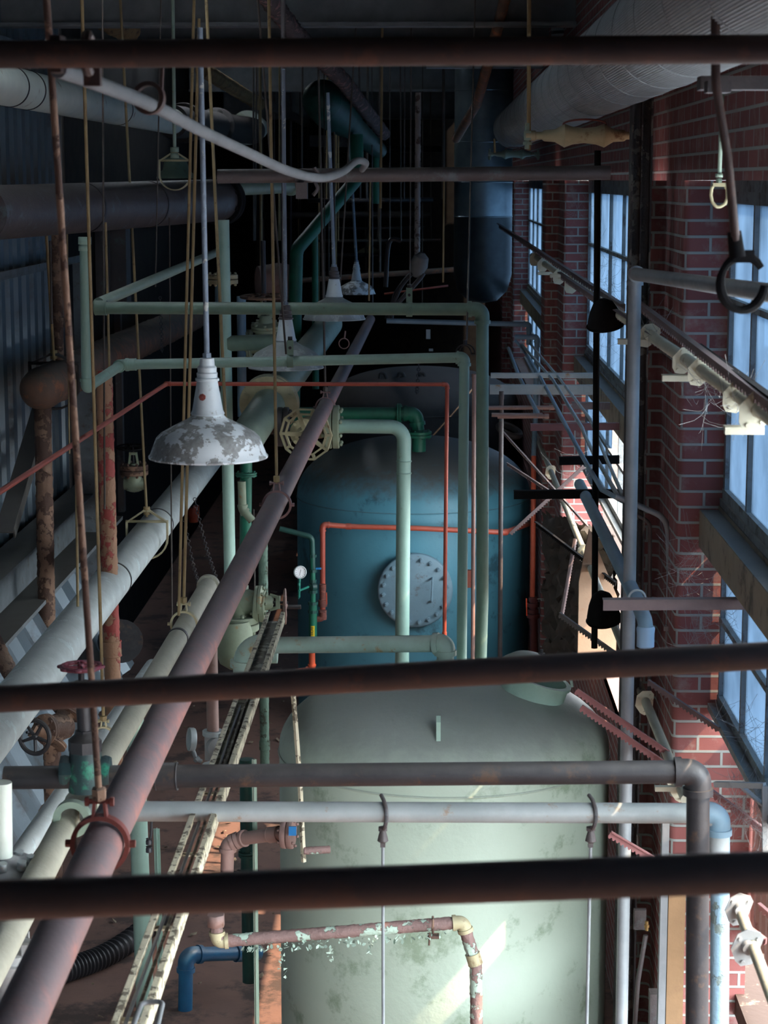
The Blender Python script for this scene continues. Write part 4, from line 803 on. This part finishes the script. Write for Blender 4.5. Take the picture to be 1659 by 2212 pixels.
for px, Y, s in ((1650,5.95,.06),(1600,6.35,.05),(1510,7.2,.05),(1478,7.65,.05),(1385,8.9,.05),(1240,13.4,.06),(1215,14.6,.06),(1185,16.6,.06),(1165,17.8,.06)):
    f = (Y-a.y)/(b.y-a.y); op_plate(t, a.lerp(b, f), s, 0, mCrPaint)
for x0,y0,x1,y1,Y in ((1565,925,1650,935,6.1),(1430,812,1520,822,7.4),(1335,735,1400,742,8.9),(1188,596,1225,596,14),(1162,590,1195,592,16)):
    q = P(x0,y0,Y); MB().box((q+P(x1,y1,Y))/2, (S(x1-x0,Y),.03,.022)).box((q+P(x1,y1,Y))/2+Vector((0,.012,.011)), (S(x1-x0,Y),.04,.004)).build('support_arm', mCrPaint, t)
rack('long mauve rack bar above the cream shaft, farthest one', P(1078,488,21), P(1350,668,10.6), .05, mRack, n=70)
rack('mauve rack bar overlapping above the cream shaft, middle one', P(1212,596,13.8), P(1560,835,6.9), .05, mRack, n=70)
rack('wide mauve rack bar with holes ending at the right edge', P(1383,662,9.2), P(1700,905,5.4), .05, mRack, n=60)
rack('black silhouetted rack bar against the near window', P(1515,757,7.3), P(1690,885,5.5), .045, mBlack, n=46)
t = thing('lower_operator_shaft', 'lower cream window operator shaft running past the mint tank', 'shaft', P(1480,1725,7.7))
a, b = P(1158,940,18.2), P(1482,1728,7.55); MB().cyl(a, b, .021, seg=16).build('shaft', mCream, t)
for Y, s in ((16.0,.05),(12.6,.05),(9.0,.05),(7.9,.05),(7.7,.045)): op_plate(t, a.lerp(b, (Y-a.y)/(b.y-a.y)), s, .6, mCrPaint)
MB().box(P(1438,1703,7.7), (.085,.03,.018)).build('support_arm', mCrPaint, t)
t = thing('near_operator_shaft', 'cream shaft with two white bracket plates at the lower right corner', 'shaft', P(1659,2150,6))
a, b = P(1590,1945,6.6), P(1690,2215,5.7); MB().cyl(a, b, .019, seg=20).build('shaft', mCream, t)
op_plate(t, P(1598,1962,6.5), .050, .35); op_plate(t, P(1616,2044,6.25), .055, .35)
R_ = rack
R_('red notched rack bar over the mint dome, upper of two', P(1243,1493,8.15), P(1442,1628,8.15), .028, mRackR)
R_('red notched rack bar over the mint dome, lower of two', P(1254,1529,8.0), P(1432,1650,8.0), .028, mRackR)
R_('mauve rack bar reaching to the near brick pier', P(1400,1474,8.5), P(1553,1577,8.3), .028, mRack)
R_('mauve rack bar left of the grey post above the mint dome', P(1208,1328,10.6), P(1335,1418,10.4), .032, mRack)
R_('red rack bar crossing the grey post between pipes', P(1316,1802,7.9), P(1425,1866,7.9), .030, mRackR)
R_('black rack bar behind the pole at the second window', P(1158,1132,12.8), P(1330,1262,12.0), .035, mBlack)
R_('grey thin rack bar crossing in front of the orange brick', P(1085,932,14.6), P(1330,1205,13), .025, mRack)
R_('grey rack bar slanting down to the left edge of the shadow', P(1096,1003,14.4), P(1215,1080,13.9), .025, mRack)
R_('steep grey rack bar hanging under the lower shaft', P(1245,1165,12.6), P(1216,1330,12.4), .028, mRack)
R_('pinkish rack bar rising from the blue tank edge', P(1103,1154,13.2), P(1262,1008,13.2), .025, mRack)
R_('wide red rack bar in the bright lower window', P(1535,1712,7.3), P(1655,1800,7.2), .03, mRackR)
R_('red rack bar behind the white bracket plates', P(1575,1975,6.9), P(1655,2035,6.7), .03, mRackR)
R_('second red rack bar right of the white bracket plates', P(1640,1958,6.6), P(1700,2010,6.5), .03, mRackR)
t = thing('hopper_sash', 'white steel hinged window sash swung open at the lower right', 'window sash', P(1600,1770,7.25))
MB().bar(P(1545,1694,7.25), P(1652,1697,7.1), .02, .02).bar(P(1652,1697,7.1), P(1653,1855,7.1), .02, .02, (0,1,0)).bar(P(1600,1697,7.2), P(1652,1742,7.1), .02, .008).build('sash_frame', mWhPlate, t)
# black bell shades
def bell(label, px, py, Y, w_, h):
    c = P(px,py,Y); t = thing('black_hood', label, 'hood', c); k = S(w_,Y)/2; hh = S(h,Y)
    MB().lathe([(k,0),(k*.98,hh*.15),(k*.8,hh*.55),(k*.55,hh*.9),(k*.2,hh*1.05)], c, (-.15,-.3,1), 28, True).build('hood', mBlack, t)
    MB().torus(c,(-.15,-.3,1), k, .006, 28, 6).build('rim', mBlack, t)
bell('black hood hanging behind the pole under the cream shaft', 1308, 702, 10.3, 78, 56)
bell('black round hood behind the pole above the grey bracket', 1305, 1338, 10.2, 76, 66)
# debris, boards
def rough_sheet(label, p00, p10, p11, p01, mat, name, cat, amp=.03, n=26, th=.03):
    m = MB(); g = []; rnd = random.Random(hash(label) % 999 if False else len(label))
    for i in range(n+1):
        row = []
        for j in range(n+1):
            u, v = i/n, j/n; p = p00*(1-u)*(1-v)+p10*u*(1-v)+p11*u*v+p01*(1-u)*v
            row.append(p+Vector((rnd.uniform(-1,1), rnd.uniform(-1,1), rnd.uniform(-1,1)))*amp*(1 if 0 < i < n and 0 < j < n else .6))
        g.append(row)
    for off in (0, th):
        V = [[m.bm.verts.new(p+Vector((off,off,0))) for p in r] for r in g]
        for i in range(n):
            for j in range(n): m.bm.faces.new((V[i][j],V[i+1][j],V[i+1][j+1],V[i][j+1])).smooth = True
    return tag(m.build(name, mat), label, cat)
rough_sheet('dusty brown fibrous debris heap between blue tank and second window', P(1175,1110,14.5), P(1320,1160,12.6), P(1330,1430,12.2), P(1175,1470,13.5), mDebris, 'debris_sheet', 'debris', .035)
tag(MB().prism([(-.1,-.42),(.14,-.42),(.14,.0),(.02,.28),(-.04,.42),(-.1,.1)], P(1284,1290,12.1), (1,.2,0), (0,0,1), .015).build('plywood_board', mPly), 'pale tan plywood offcut leaning below the second window', 'board')
t = tag(MB().box((P(1463,2000,8.3).x,8.35,1.0), (S(38,8.3),.05,1.9)).build('timber_post', mTanWood), 'tan timber board standing behind the black vertical pipe', 'board')
tag(MB().box((P(1434,2000,8.3).x,8.33,1.1), (S(16,8.3),.05,2.1)).box((P(1426,2000,8.3).x,8.30,1.1), (.006,.05,2.1)).build('angle_post', mSteelB), 'grey steel angle standing left of the tan timber board', 'post')
t = thing('wall_box', 'small dusty junction box with brass fitting behind the grey post', 'box', P(1383,1985,8.8)); MB().box(P(1382,1985,8.8), (.05,.03,.09)).box(P(1382,1985,8.8), (.056,.02,.096)).build('box', mPurDk, t); MB().cyl(P(1397,1990,8.7), P(1397,2010,8.7), .008).hexn(P(1397,2000,8.7),(0,0,1),.012,.012).build('brass_fitting', M('brass',(.4,.3,.12),(.3,.2,.08),.4,.6), t)
pipe('thin dark cable pipe below the junction box', PP((1395,2020,8.8),(1378,2120,8.8),(1368,2260,8.8)), .022, mPurDk, seg=10, fit=False)
c = P(1420,2165,8.6); tag(MB().box(c-Vector((0,0,.2)), (.07,.06,.5)).box(c+Vector((0,-.01,.03)), (.075,.07,.05)).build('post_stub', mPurDk), 'grey dusty box post at the foot of the steel angle', 'post')
tag(MB().box((1.02, 10.2, 2.1), (.0+.03,.3,.8)).build('blue_panel', mBlueBr), 'blue painted panel edge in the dark right of the mint tank', 'panel')
# pink panel strips in the lower vent
sh = ribbed((1.47,7.9,1.5),(0,1,0),(0,0,1),8,.15,1.05,.03).build('fibreglass_sheet', M('pink_sheet',(.62,.42,.38),(.55,.36,.33),.6,rust=(.4,.2,.18),ramt=.35)); tag(sh, 'pinkish corrugated sheet outside the lower window beyond the brick pier', 'sheet')
# ---------------------------------------------------------------- centre-left foreground
t = thing('cable_tray', 'long flaky cream cable tray with grey cables running toward the viewer', 'cable tray', P(330,2150,7.2))
def ray(px,py,X0,Z0_,Y): return Vector((X0, Y, 4.8+Z0_))
ya, yb = 10.4, 4.9
xl, xr, zt = -.845, -.755, -2.25
MB().box(((xl+xr)/2,(ya+7.6)/2,4.8+zt-.025),(xr-xl,ya-7.6,.006)).build('tray_bed', mTrayBed, t)
for x in (xl, xr):
    MB().box((x,(ya+yb)/2,4.8+zt),(.007,ya-yb,.05)).box((x+(.008 if x == xl else -.008),(ya+yb)/2,4.8+zt+.025),(.018,ya-yb,.005)).build('side_rail', mTrayFlk, t)
for k in range(4):
    y = 5.3+k*.7; MB().box(((xl+xr)/2,y,4.8+zt-.035),(xr-xl,.03,.006)).build('rung', mTrayFlk, t)
for i, x in enumerate((xl+.024, xl+.045, xr-.022)):
    cb = pipe(['grey cable at the left inside the tray','flaky middle cable inside the tray','dark cable at the right inside the tray'][i], [(x,8.6+i*.4,4.8+zt-.008),(x+.004,7.2,4.8+zt-.012),(x,4.9,4.8+zt-.01)], .012, (mConduit, mTrayBed, mRodD)[i], name='cable', cat='cable', seg=10, fit=False)
tag(MB().tube(PP((285,2225,4.95),(306,2166,5.1),(352,2163,5.1),(338,2225,4.95)), .007, 12, .02).build('conduit_loop', mConduit), 'small grey conduit loop over the cable tray at the bottom', 'conduit')
t = thing('flaky_bar', 'thin flaking cream flat bar hanging beside the mint tank', 'bar', P(656,1862,8.55))
MB().tube(PP((632,1480,8.62),(648,1690,8.6),(656,1862,8.58)), .011, 4).build('bar', mTrayFlk, t)
pipe('short flaky pink pipe stub at the foot of the flaky bar', PP((655,1838,8.58),(712,1835,8.62)), S(17,8.6), mPinkPl, seg=16)
pipe('pinkish iron pipe with elbow left of the mint tank', PP((490,1900,9.0),(492,1824,9.0),(520,1812,9.0),(612,1800,8.85)), S(30,9.0), mPink, bend=.6, couple=[(2,.8)])
c = P(630,1800,8.85); t = thing('flange_pair', 'rusty flange pair with small blue square label beside the mint tank', 'flange', c)
add_flange(t, P(622,1800,8.83), (1,-.15,0), .07, .025, mPink, 6)
MB().box(P(632,1795,8.74), (.034,.008,.042)).build('blue_tag', mBlueHan, t)
ppl = pipe('flaking pink pipe with elbows in front of the mint tank', PP((467,1990,8.25),(470,2034,8.25),(1000,1992,8.35),(1028,2085,8.35),(1030,2330,8.4)), S(28,8.3), mPinkPl, bend=.75, fmat=mYelCast, couple=[(2,.85)])
MB().cyl(P(466,1975,8.25), P(467,2000,8.25), .04, seg=6).build('hex_union', mPink, ppl)
m = MB(); rnd = random.Random(3)
for i in range(170):
    f = rnd.random()**1.0; q = P(525,2050,8.22).lerp(P(960,2018,8.30), f)+Vector((0,rnd.uniform(-.015,.03),rnd.uniform(-.012,.012)))
    s_ = rnd.uniform(.004,.014); a = Vector((rnd.uniform(-1,1),rnd.uniform(-.6,.2),rnd.uniform(-1,.2))).normalized(); b = Vector((rnd.uniform(-1,1),rnd.uniform(-1,.2),rnd.uniform(-1,.4))).normalized()
    vs = [m.bm.verts.new(q+a*s_*x+b*s_*y+Vector((0,-.004*z,0))) for x,y,z in ((0,0,0),(1,.1,1),(1.2,.9,2),(.5,1.3,1.5),(-.1,.8,.4))]; m.bm.faces.new(vs)
for x, y0, y1 in ((612,2060,2110),(605,2062,2095),(800,2040,2060),(712,2052,2075)):
    for j in range(7):
        q = P(x+rnd.uniform(-5,5), y0+(y1-y0)*j/6, 8.22); s_ = .012; vs = [m.bm.verts.new(q+Vector((rnd.uniform(-1,1),rnd.uniform(-.5,.5),rnd.uniform(-1,1)))*s_) for _ in range(4)]; m.bm.faces.new(vs)
fk = m.build('paint_flakes', M('mint_flake',(.42,.55,.46),(.34,.46,.38),.8,bump=0), ppl); fk['kind'] = 'stuff'
t = thing('u_bolt', 'small rusty U bolt clip at the right part of the flaking pipe', 'clip', P(935,2015,8.3))
MB().torus(P(935,1998,8.31), (1,0,0), .034, .005, 24).box(P(936,2022,8.3), (.05,.04,.012)).cyl(P(928,2015,8.28), P(927,2042,8.28), .004).build('clip', mBrFlake, t)
def hook(label, px, Yh):
    c = P(px,1757,7.0); t = thing('beam_hook', label, 'hook', c); k = S(1,7.0)
    MB().tube([c+Vector((x*k, -y2, -z*k)) for x,z,y2 in ((-4,-36,-.03),(2,-33,.01),(8,-18,.036),(9,4,.042),(6,22,.036),(2,34,.012))], .0075, 8, .03).hexn(c+Vector((0,0,-36*k)), (0,0,1), .018, .012).lathe([(.006,.0),(.02,.01),(.016,.028),(.01,.05)], c+Vector((.0,0,-70*k)), (0,0,1), 12, True).box(c+Vector((0,0,-62*k)), (.018,.02,.05)).build('hook_clamp', mPurDk, t)
    MB().cyl(c+Vector((0,0,-68*k)), P(px+ (1 if px < 900 else -12), 2330, 7.0), .006, seg=10).build('rod', mConduit, t)
hook('left iron hook over the galvanised pipe with a long rod', 827, 0); hook('right iron hook over the galvanised pipe with a long rod', 1277, 0)
# left-bottom
t = thing('gate_valve', 'dark brown flanged valve with black spoked handwheel at the lower left', 'valve', P(120,1580,11))
c = P(128,1570,11.0); gate(t, c, (.35,.6,.7), (-.5,-.8,.1), .085, mBrFlake, 0, nb=6)
handwheel(t, P(75,1592,10.6), (-.35,-1,.12), S(42,10.6), mDark, 5, rim=.022)
pipe('brown vertical pipe under the black handwheel valve', PP((112,1600,11),(118,2000,11)), S(38,11), mBrFlake)
t = thing('regulator', 'white cast regulator body on the pinkish vertical pipe', 'valve', P(462,1650,11.2)); c = P(462,1610,11.2)
MB().box(c, (.085,.08,.16), (1,-.2,0)).lathe([(.03,-.05),(.06,-.03),(.06,.03),(.03,.05)], c+Vector((.02,-.03,0)), (.4,-1,0), 20, True).build('body', mWhPlate, t)
MB().cyl(P(460,1578,11.2), P(460,1588,11.2), .06, seg=12).build('collar', mGalv, t); MB().cyl(P(460,1650,11.2), P(460,1662,11.2), .06, seg=12).build('collar', mGalv, t)
MB().hexn(P(480,1592,11.1),(1,-.3,0),.022,.03).build('plug', mGalv, t)
pipe('pinkish vertical pipe above the white regulator', PP((454,1265,11.2),(460,1580,11.2)), S(27,11.2), mPink)
t = thing('pressure_gauge', 'edge-on silver gauge left of the white regulator', 'gauge', P(425,1620,11.1)); c = P(413,1597,11.1)
MB().lathe([(.001,-.02),(.062,-.02),(.066,-.012),(.066,.014),(.06,.016),(.058,.01),(.001,.01)], c, (-1,-.35,.1), 32).build('case', mGalv, t); MB().tube(PP((416,1618,11.1),(424,1640,11.1),(436,1645,11.1)), .012, 10, .02).hexn(P(425,1640,11.1),(.5,0,-.5),.02,.02).build('stem', mConduit, t)
t = thing('corrugated_hose', 'black ribbed flexible hose lying across the red-brown floor', 'hose', (-2,12,0))
pa = smooth([Vector((-2.75,10.8,.09)), Vector((-2.25,11.6,.08)), Vector((-1.95,12.0,.08)), Vector((-1.6,12.9,.08)), Vector((-1.2,13.4,.08))], 60); n = len(pa)
MB().tube(pa, .07, 24, rr=lambda f: .066+.008*(1 if int(f*(n-1)) % 4 < 2 else -1)).build('ribbed_tube', mRubber, t)
pipe('bright blue floor pipe with elbow at the bottom', PP((400,2190,11.3),(402,2062,11.3),(560,2058,11.6)), S(33,11.3), mBlueBr, bend=.8, couple=[(1,.75)])
add_flange(bpy.data.objects['pipe.%03d' % 0] if False else thing('pipe_flange', 'dusty round floor flange under the bright blue pipe', 'flange', P(400,2195,11.3)), P(400,2195,11.3), (0,0,1), .12, .025, mSteelB, 6)
pipe('grey floor pipe right of the bright blue pipe', PP((430,2290,11.2),(490,2090,12.6)), .10, mSteelB)
tag(MB().cyl(P(549,1640,9.0), P(556,2300,9.0), .0001).bar(P(549,1640,9.0), P(556,2300,9.0), .022, .005).bar(P(549,1640,9.0), P(556,2300,9.0), .005, .022).build('angle_post', mPale), 'thin green-yellow steel angle standing left of the mint tank', 'post')
tag(MB().bar(P(338,1790,11), P(348,2120,11), .035, .006, (0,1,0)).bar(P(338,1790,11), P(348,2120,11), .006, .035, (0,1,0)).build('angle_post', mMint), 'short mint steel angle beside the lower mint vertical pipe', 'post')
pipe('dark green vertical pipe behind the pink iron pipe', PP((533,1640,10.4),(540,2120,10.4)), S(34,10.4), mDGreen, flanges=[(0,.42,1.3)])
t = thing('hanging_connector', 'black cable with barrel connectors hanging beside the mint pipe', 'cable', P(322,1850,9)); 
MB().tube(PP((328,1760,9),(327,1800,9),(323,1820,9)), .006, 8).build('cable', mRubber, t)
for y in (1825,1842): MB().lathe([(.008,0),(.015,.003),(.015,.02),(.011,.026),(.015,.03)], P(322,y,9), seg=12, cap=True).build('connector', mRubber, t)
t = thing('flanged_valve', 'white vertical pipe with bolted grey disc flange at the left edge', 'valve', P(10,1870,6.6))
MB().tube(PP((3,1690,6.6),(5,1850,6.6)), .035, 24).build('tube', mMintLg, t)
c = P(22,1880,6.6); fl = MB().lathe([(.02,.05),(.05,.03),(.095,.02),(.097,.005),(.1,0),(.1,-.03),(.09,-.03)], c, (.1,-.2,1), 40, True).build('disc_flange', mWhPlate, t)
bolts(fl, [c+Vector((x,y,.035)) for x,y in ((.05,-.05),(-.01,-.07),(.07,.01),(.02,.06))], lambda m, p: m.hexn(p,(.1,-.2,1),.016,.03), mGalv)
t = thing('flanged_valve', 'lower grey disc flange with square bolt heads at the left edge', 'valve', P(20,2130,6.2)); c = P(28,2060,6.2)
fl = MB().lathe([(.03,.03),(.07,.025),(.075,.0),(.09,0),(.09,-.03),(.075,-.03),(.06,-.12),(.05,-.3)], c, (.05,-.2,1), 40, True).build('disc_flange', mWhPlate, t)
bolts(fl, [c+Vector((x,y,.03)) for x,y in ((.05,-.045),(-.01,-.07),(.07,.02),(.03,.06))], lambda m, p: m.box(p,(.022,.022,.04)), mWhPlate)
# left wall things
def PX(px, py, X):
    d = FW + RT*((px-W/2)/F) - UP*((py-HH/2)/F); return CAM + d*(X/d.x)
tag(MB().bar(PX(88,880,-3.02), PX(8,1150,-3.02), .13, .012, (0,0,1)).bar(PX(110,880,-3.0), PX(30,1150,-3.0), .012, .1, (0,0,1)).build('diagonal_brace', M('brace_grey',(.12,.115,.105),(.09,.088,.08),.7,dust=.3)), 'grey-brown double diagonal brace at the left wall', 'brace')
t = thing('riveted_post', 'pale grey riveted steel post at the left wall behind the red pipe', 'post', (PX(190,1300,-2.98).x, PX(190,1000,-2.98).y, 0)); q = PX(190,1100,-2.98)
pb = MB().box((q.x,q.y,2.4),(.15,.1,3.4)).build('plate', mGirt, t)
bolts(pb, [Vector((q.x+.035,q.y-.06,1.4+.1*i)) for i in range(22)], lambda m,p: m.hexn(p,(0,1,0),.013,.012), mGirt, 'rivet')
tag(MB().box(P(250,575,20), (S(50,22),.3,S(150,22))).box(P(222,560,19.8), (S(26,22),.1,S(170,22))).build('panel_box', mPurDk), 'dim mauve box housing in the shadows above the sage pipe at the left', 'box')
tag(MB().box(P(255,800,21), (S(18,21),.12,S(620,21))).build('steel_post', mPurDk), 'dim mauve steel post rising behind the red peeling pipe', 'post')
t = thing('gate_valve', 'old bronze stained valve with black handwheel left of the spotted lamp', 'valve', P(288,1075,17)); c = P(290,1045,17)
gate(t, c, (1,0,0), (0,-.1,1), .085, mSageCst, 0, fl=False, stem=3.2); add_flange(t, c+Vector((0,0,.12)), (0,0,1), .12, .04, mBrFlake, 8); handwheel(t, P(283,966,17), (0,-.1,1), S(33,17), mBlack, 5)
t = thing('gate_valve', 'rusty upright valve with flat handwheel behind the upper sage pipe', 'valve', P(575,750,16.6)); c = P(575,745,16.6)
gate(t, c, (1,0,0), (0,-.2,1), .12, mSageCst, 0, stem=2.8); handwheel(t, P(570,641,16.6), (0,-.05,1), S(52,16.6), mBrFlake, 5)
MB().cyl(P(570,640,16.6), P(568,520,16.6), .02).build('threaded_rod', mDark, t)
t = thing('flanged_tee', 'blue-grey flanged tee with yellowish plate behind the yellow rods', 'fitting', P(480,650,16.5))
MB().cyl(P(481,610,16.5), P(481,655,16.5), S(17,16.5)).build('body', mBluePp, t); add_flange(t, P(481,603,16.5), (0,0,1), S(33,16.5), .035, mYelCast, 6)
c = P(600,610,20); tag(MB().lathe([(.16,-.2),(.19,0),(.16,.2)], c, (1,.3,0), 28, True).build('round_pipe_body', mPink), 'pinkish rounded pipe body in the dark behind the yellow rod', 'pipe')
t = thing('fire_hydrant_head', 'small bright orange-red object behind the mauve pipe rods', 'fitting', P(418,1110,22)); MB().lathe([(.05,-.08),(.07,0),(.05,.08)], P(418,1112,22), seg=20, cap=True).box(P(424,1100,22),(.06,.06,.08)).build('body', mOrange, t)
pipe('short grey-green pipe with dark tank end behind the red peeling pipe', PP((255,1385,15.5),(262,1385,14.5)), .32, mDark)
# chains
def chain(label, a, b, n, r=.012):
    a, b = Vector(a), Vector(b); t = thing('chain', label, 'chain', b); m = MB()
    for i in range(n):
        c = a.lerp(b, (i+.5)/n)+Vector((0,0,-.05*math.sin(math.pi*(i+.5)/n))); m.torus(c, (1,0,.1) if i % 2 else (0,1,.1), r, r*.22, 8, 5)
    o = m.build('links', mDark, t); o['kind'] = 'stuff'; return t
chain('dark hanging chain above the cream pipe end', P(420,1075,14), P(468,1250,13.5), 30); chain('thin dark chain left of the cream pipe rods', P(398,1120,14), P(430,1262,13.5), 24)
chain('faint chain hanging before the brown lagged pipe', P(346,640,16), P(350,760,16), 22); chain('short chain above the far dark tank', P(905,780,22), P(900,850,22), 14, .018)
# bundle in the dark
pipe('whitish flaking vertical pipe ending in a wrapped bundle', PP((903,200,19),(901,590,19)), S(12,19), M('whitish_flake',(.42,.40,.39),(.34,.32,.31),.7,peel=(.14,.11,.10),pamt=.42,pscale=10,bump=1.), seg=14)
t = thing('wrapped_bundle', 'wrapped pale bundle of cables at the foot of the flaking pipe', 'bundle', P(905,610,19))
MB().lathe([(.02,.12),(.07,.08),(.085,0),(.06,-.08),(.02,-.12)], P(905,572,19), (.3,-.2,1), 18).build('wrapping', M('wrap',(.30,.29,.28),(.2,.19,.18),.8,bump=1.,bscale=20), t)
for i, a in enumerate((((890,590),(865,620),(835,690)),((880,600),(852,640),(845,690)),((866,520),(840,525),(833,620)),((915,590),(900,610),(850,665)))): MB().tube(smooth(PP(*[(x,y,19) for x,y in a]), 5), .022, 8).build('cable', mRubber if i != 3 else mPurDk, t)
pipe('dim horizontal pipe in the dark behind the upper sage pipe', PP((640,606,25),(985,582,25)), S(11,25), mBrLag, seg=12)
pipe('thin reddish pipe slanting in the dark near the silver vessel', PP((830,635,24),(968,617,24)), S(4,24), mRed, seg=8)
# clutter in the dark centre
rnd = random.Random(11)
for i in range(34):
    x = rnd.uniform(520,975); Y = rnd.uniform(20,33); y0 = 150; y1 = rnd.choice((430,520,600,680)); 
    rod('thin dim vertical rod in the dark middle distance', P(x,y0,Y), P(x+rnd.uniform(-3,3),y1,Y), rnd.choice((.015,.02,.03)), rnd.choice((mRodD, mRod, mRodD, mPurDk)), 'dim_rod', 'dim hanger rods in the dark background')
for i in range(9):
    y = 330+i*32+rnd.uniform(-8,8); Y = rnd.uniform(26,36)
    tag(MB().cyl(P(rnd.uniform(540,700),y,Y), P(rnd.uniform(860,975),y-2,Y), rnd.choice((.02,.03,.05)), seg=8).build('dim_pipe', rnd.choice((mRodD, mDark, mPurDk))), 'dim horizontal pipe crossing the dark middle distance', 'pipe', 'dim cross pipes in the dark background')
tag(MB().box(P(710,305,30), (S(80,30),.2,S(24,30))).build('sign_board', mPurDk), 'dim pale rectangular board in the dark above the hose end', 'board')
for i, (x,y,w_,h) in enumerate(((1113,720,9,20),(1127,752,9,5))):
    pass
tag(MB().box(P(925,722,26), (S(9,26),.02,S(20,26))).build('paper_tag', mWhPlate), 'tall dim paper tag in the dark right of the red pipe', 'tag')
tag(MB().box(P(931,756,26), (S(9,26),.02,S(5,26))).build('paper_tag', mWhPlate), 'tiny dim paper label below the tall tag in the dark', 'tag')
# cobwebs on the right, leaves on the floor
def webs(label, spots, n, spread, seed):
    rnd = random.Random(seed); m = MB()
    for _ in range(n):
        c = rnd.choice(spots); a = c+Vector([rnd.gauss(0,spread) for _ in range(3)]); b = c+Vector([rnd.gauss(0,spread) for _ in range(3)]); md = (a+b)/2+Vector((0,0,-.15*(b-a).length))
        m.tube([a, (a+md)/2+Vector((0,0,-.01)), md, (b+md)/2, b], .0006, 3)
    o = tag(m.build('cobwebs', mWeb), label, 'cobweb'); o['kind'] = 'stuff'
webs('cobweb strands clinging to the near brick pier and window', [P(1480,1200,8.5),P(1530,1380,8.4),P(1560,1330,8.3),P(1500,1260,8.4),P(1620,1560,7.4)], 130, .07, 1)
webs('cobweb strands on the cream shaft and rack bars', [P(1400,700,8.7),P(1530,840,7),P(1320,620,11),P(1600,860,6.3)], 90, .06, 2)
webs('cobweb strands around the second window frame', [P(1265,450,15.5),P(1300,560,14),P(1300,740,13.4),P(1250,1000,13.5),P(1300,860,13)], 90, .10, 3)
webs('thick cobweb mat across the open lower right sash', [P(1600,1740,7.2),P(1640,1800,7.1),P(1620,1700,7.2)], 120, .06, 4)
m = MB(); rnd = random.Random(5)
for i in range(420):
    q = Vector((rnd.uniform(-3,.2), rnd.uniform(10.8,27), .012)); s_ = rnd.uniform(.012,.04); a = rnd.uniform(0,6.28); u = Vector((math.cos(a),math.sin(a),rnd.uniform(-.1,.3))); v = Vector((-math.sin(a),math.cos(a),rnd.uniform(-.1,.3)))
    m.bm.faces.new([m.bm.verts.new(q+u*s_*x+v*s_*y+Vector((0,0,.01*z))) for x,y,z in ((-1,0,0),(-.3,.45,1),(.5,.4,.3),(1,0,1),(.4,-.45,0),(-.4,-.4,.6))])
o = tag(m.build('dry_leaves', mLeaf), 'dry leaves and paint flakes scattered on the red-brown floor', 'leaves'); o['kind'] = 'stuff'
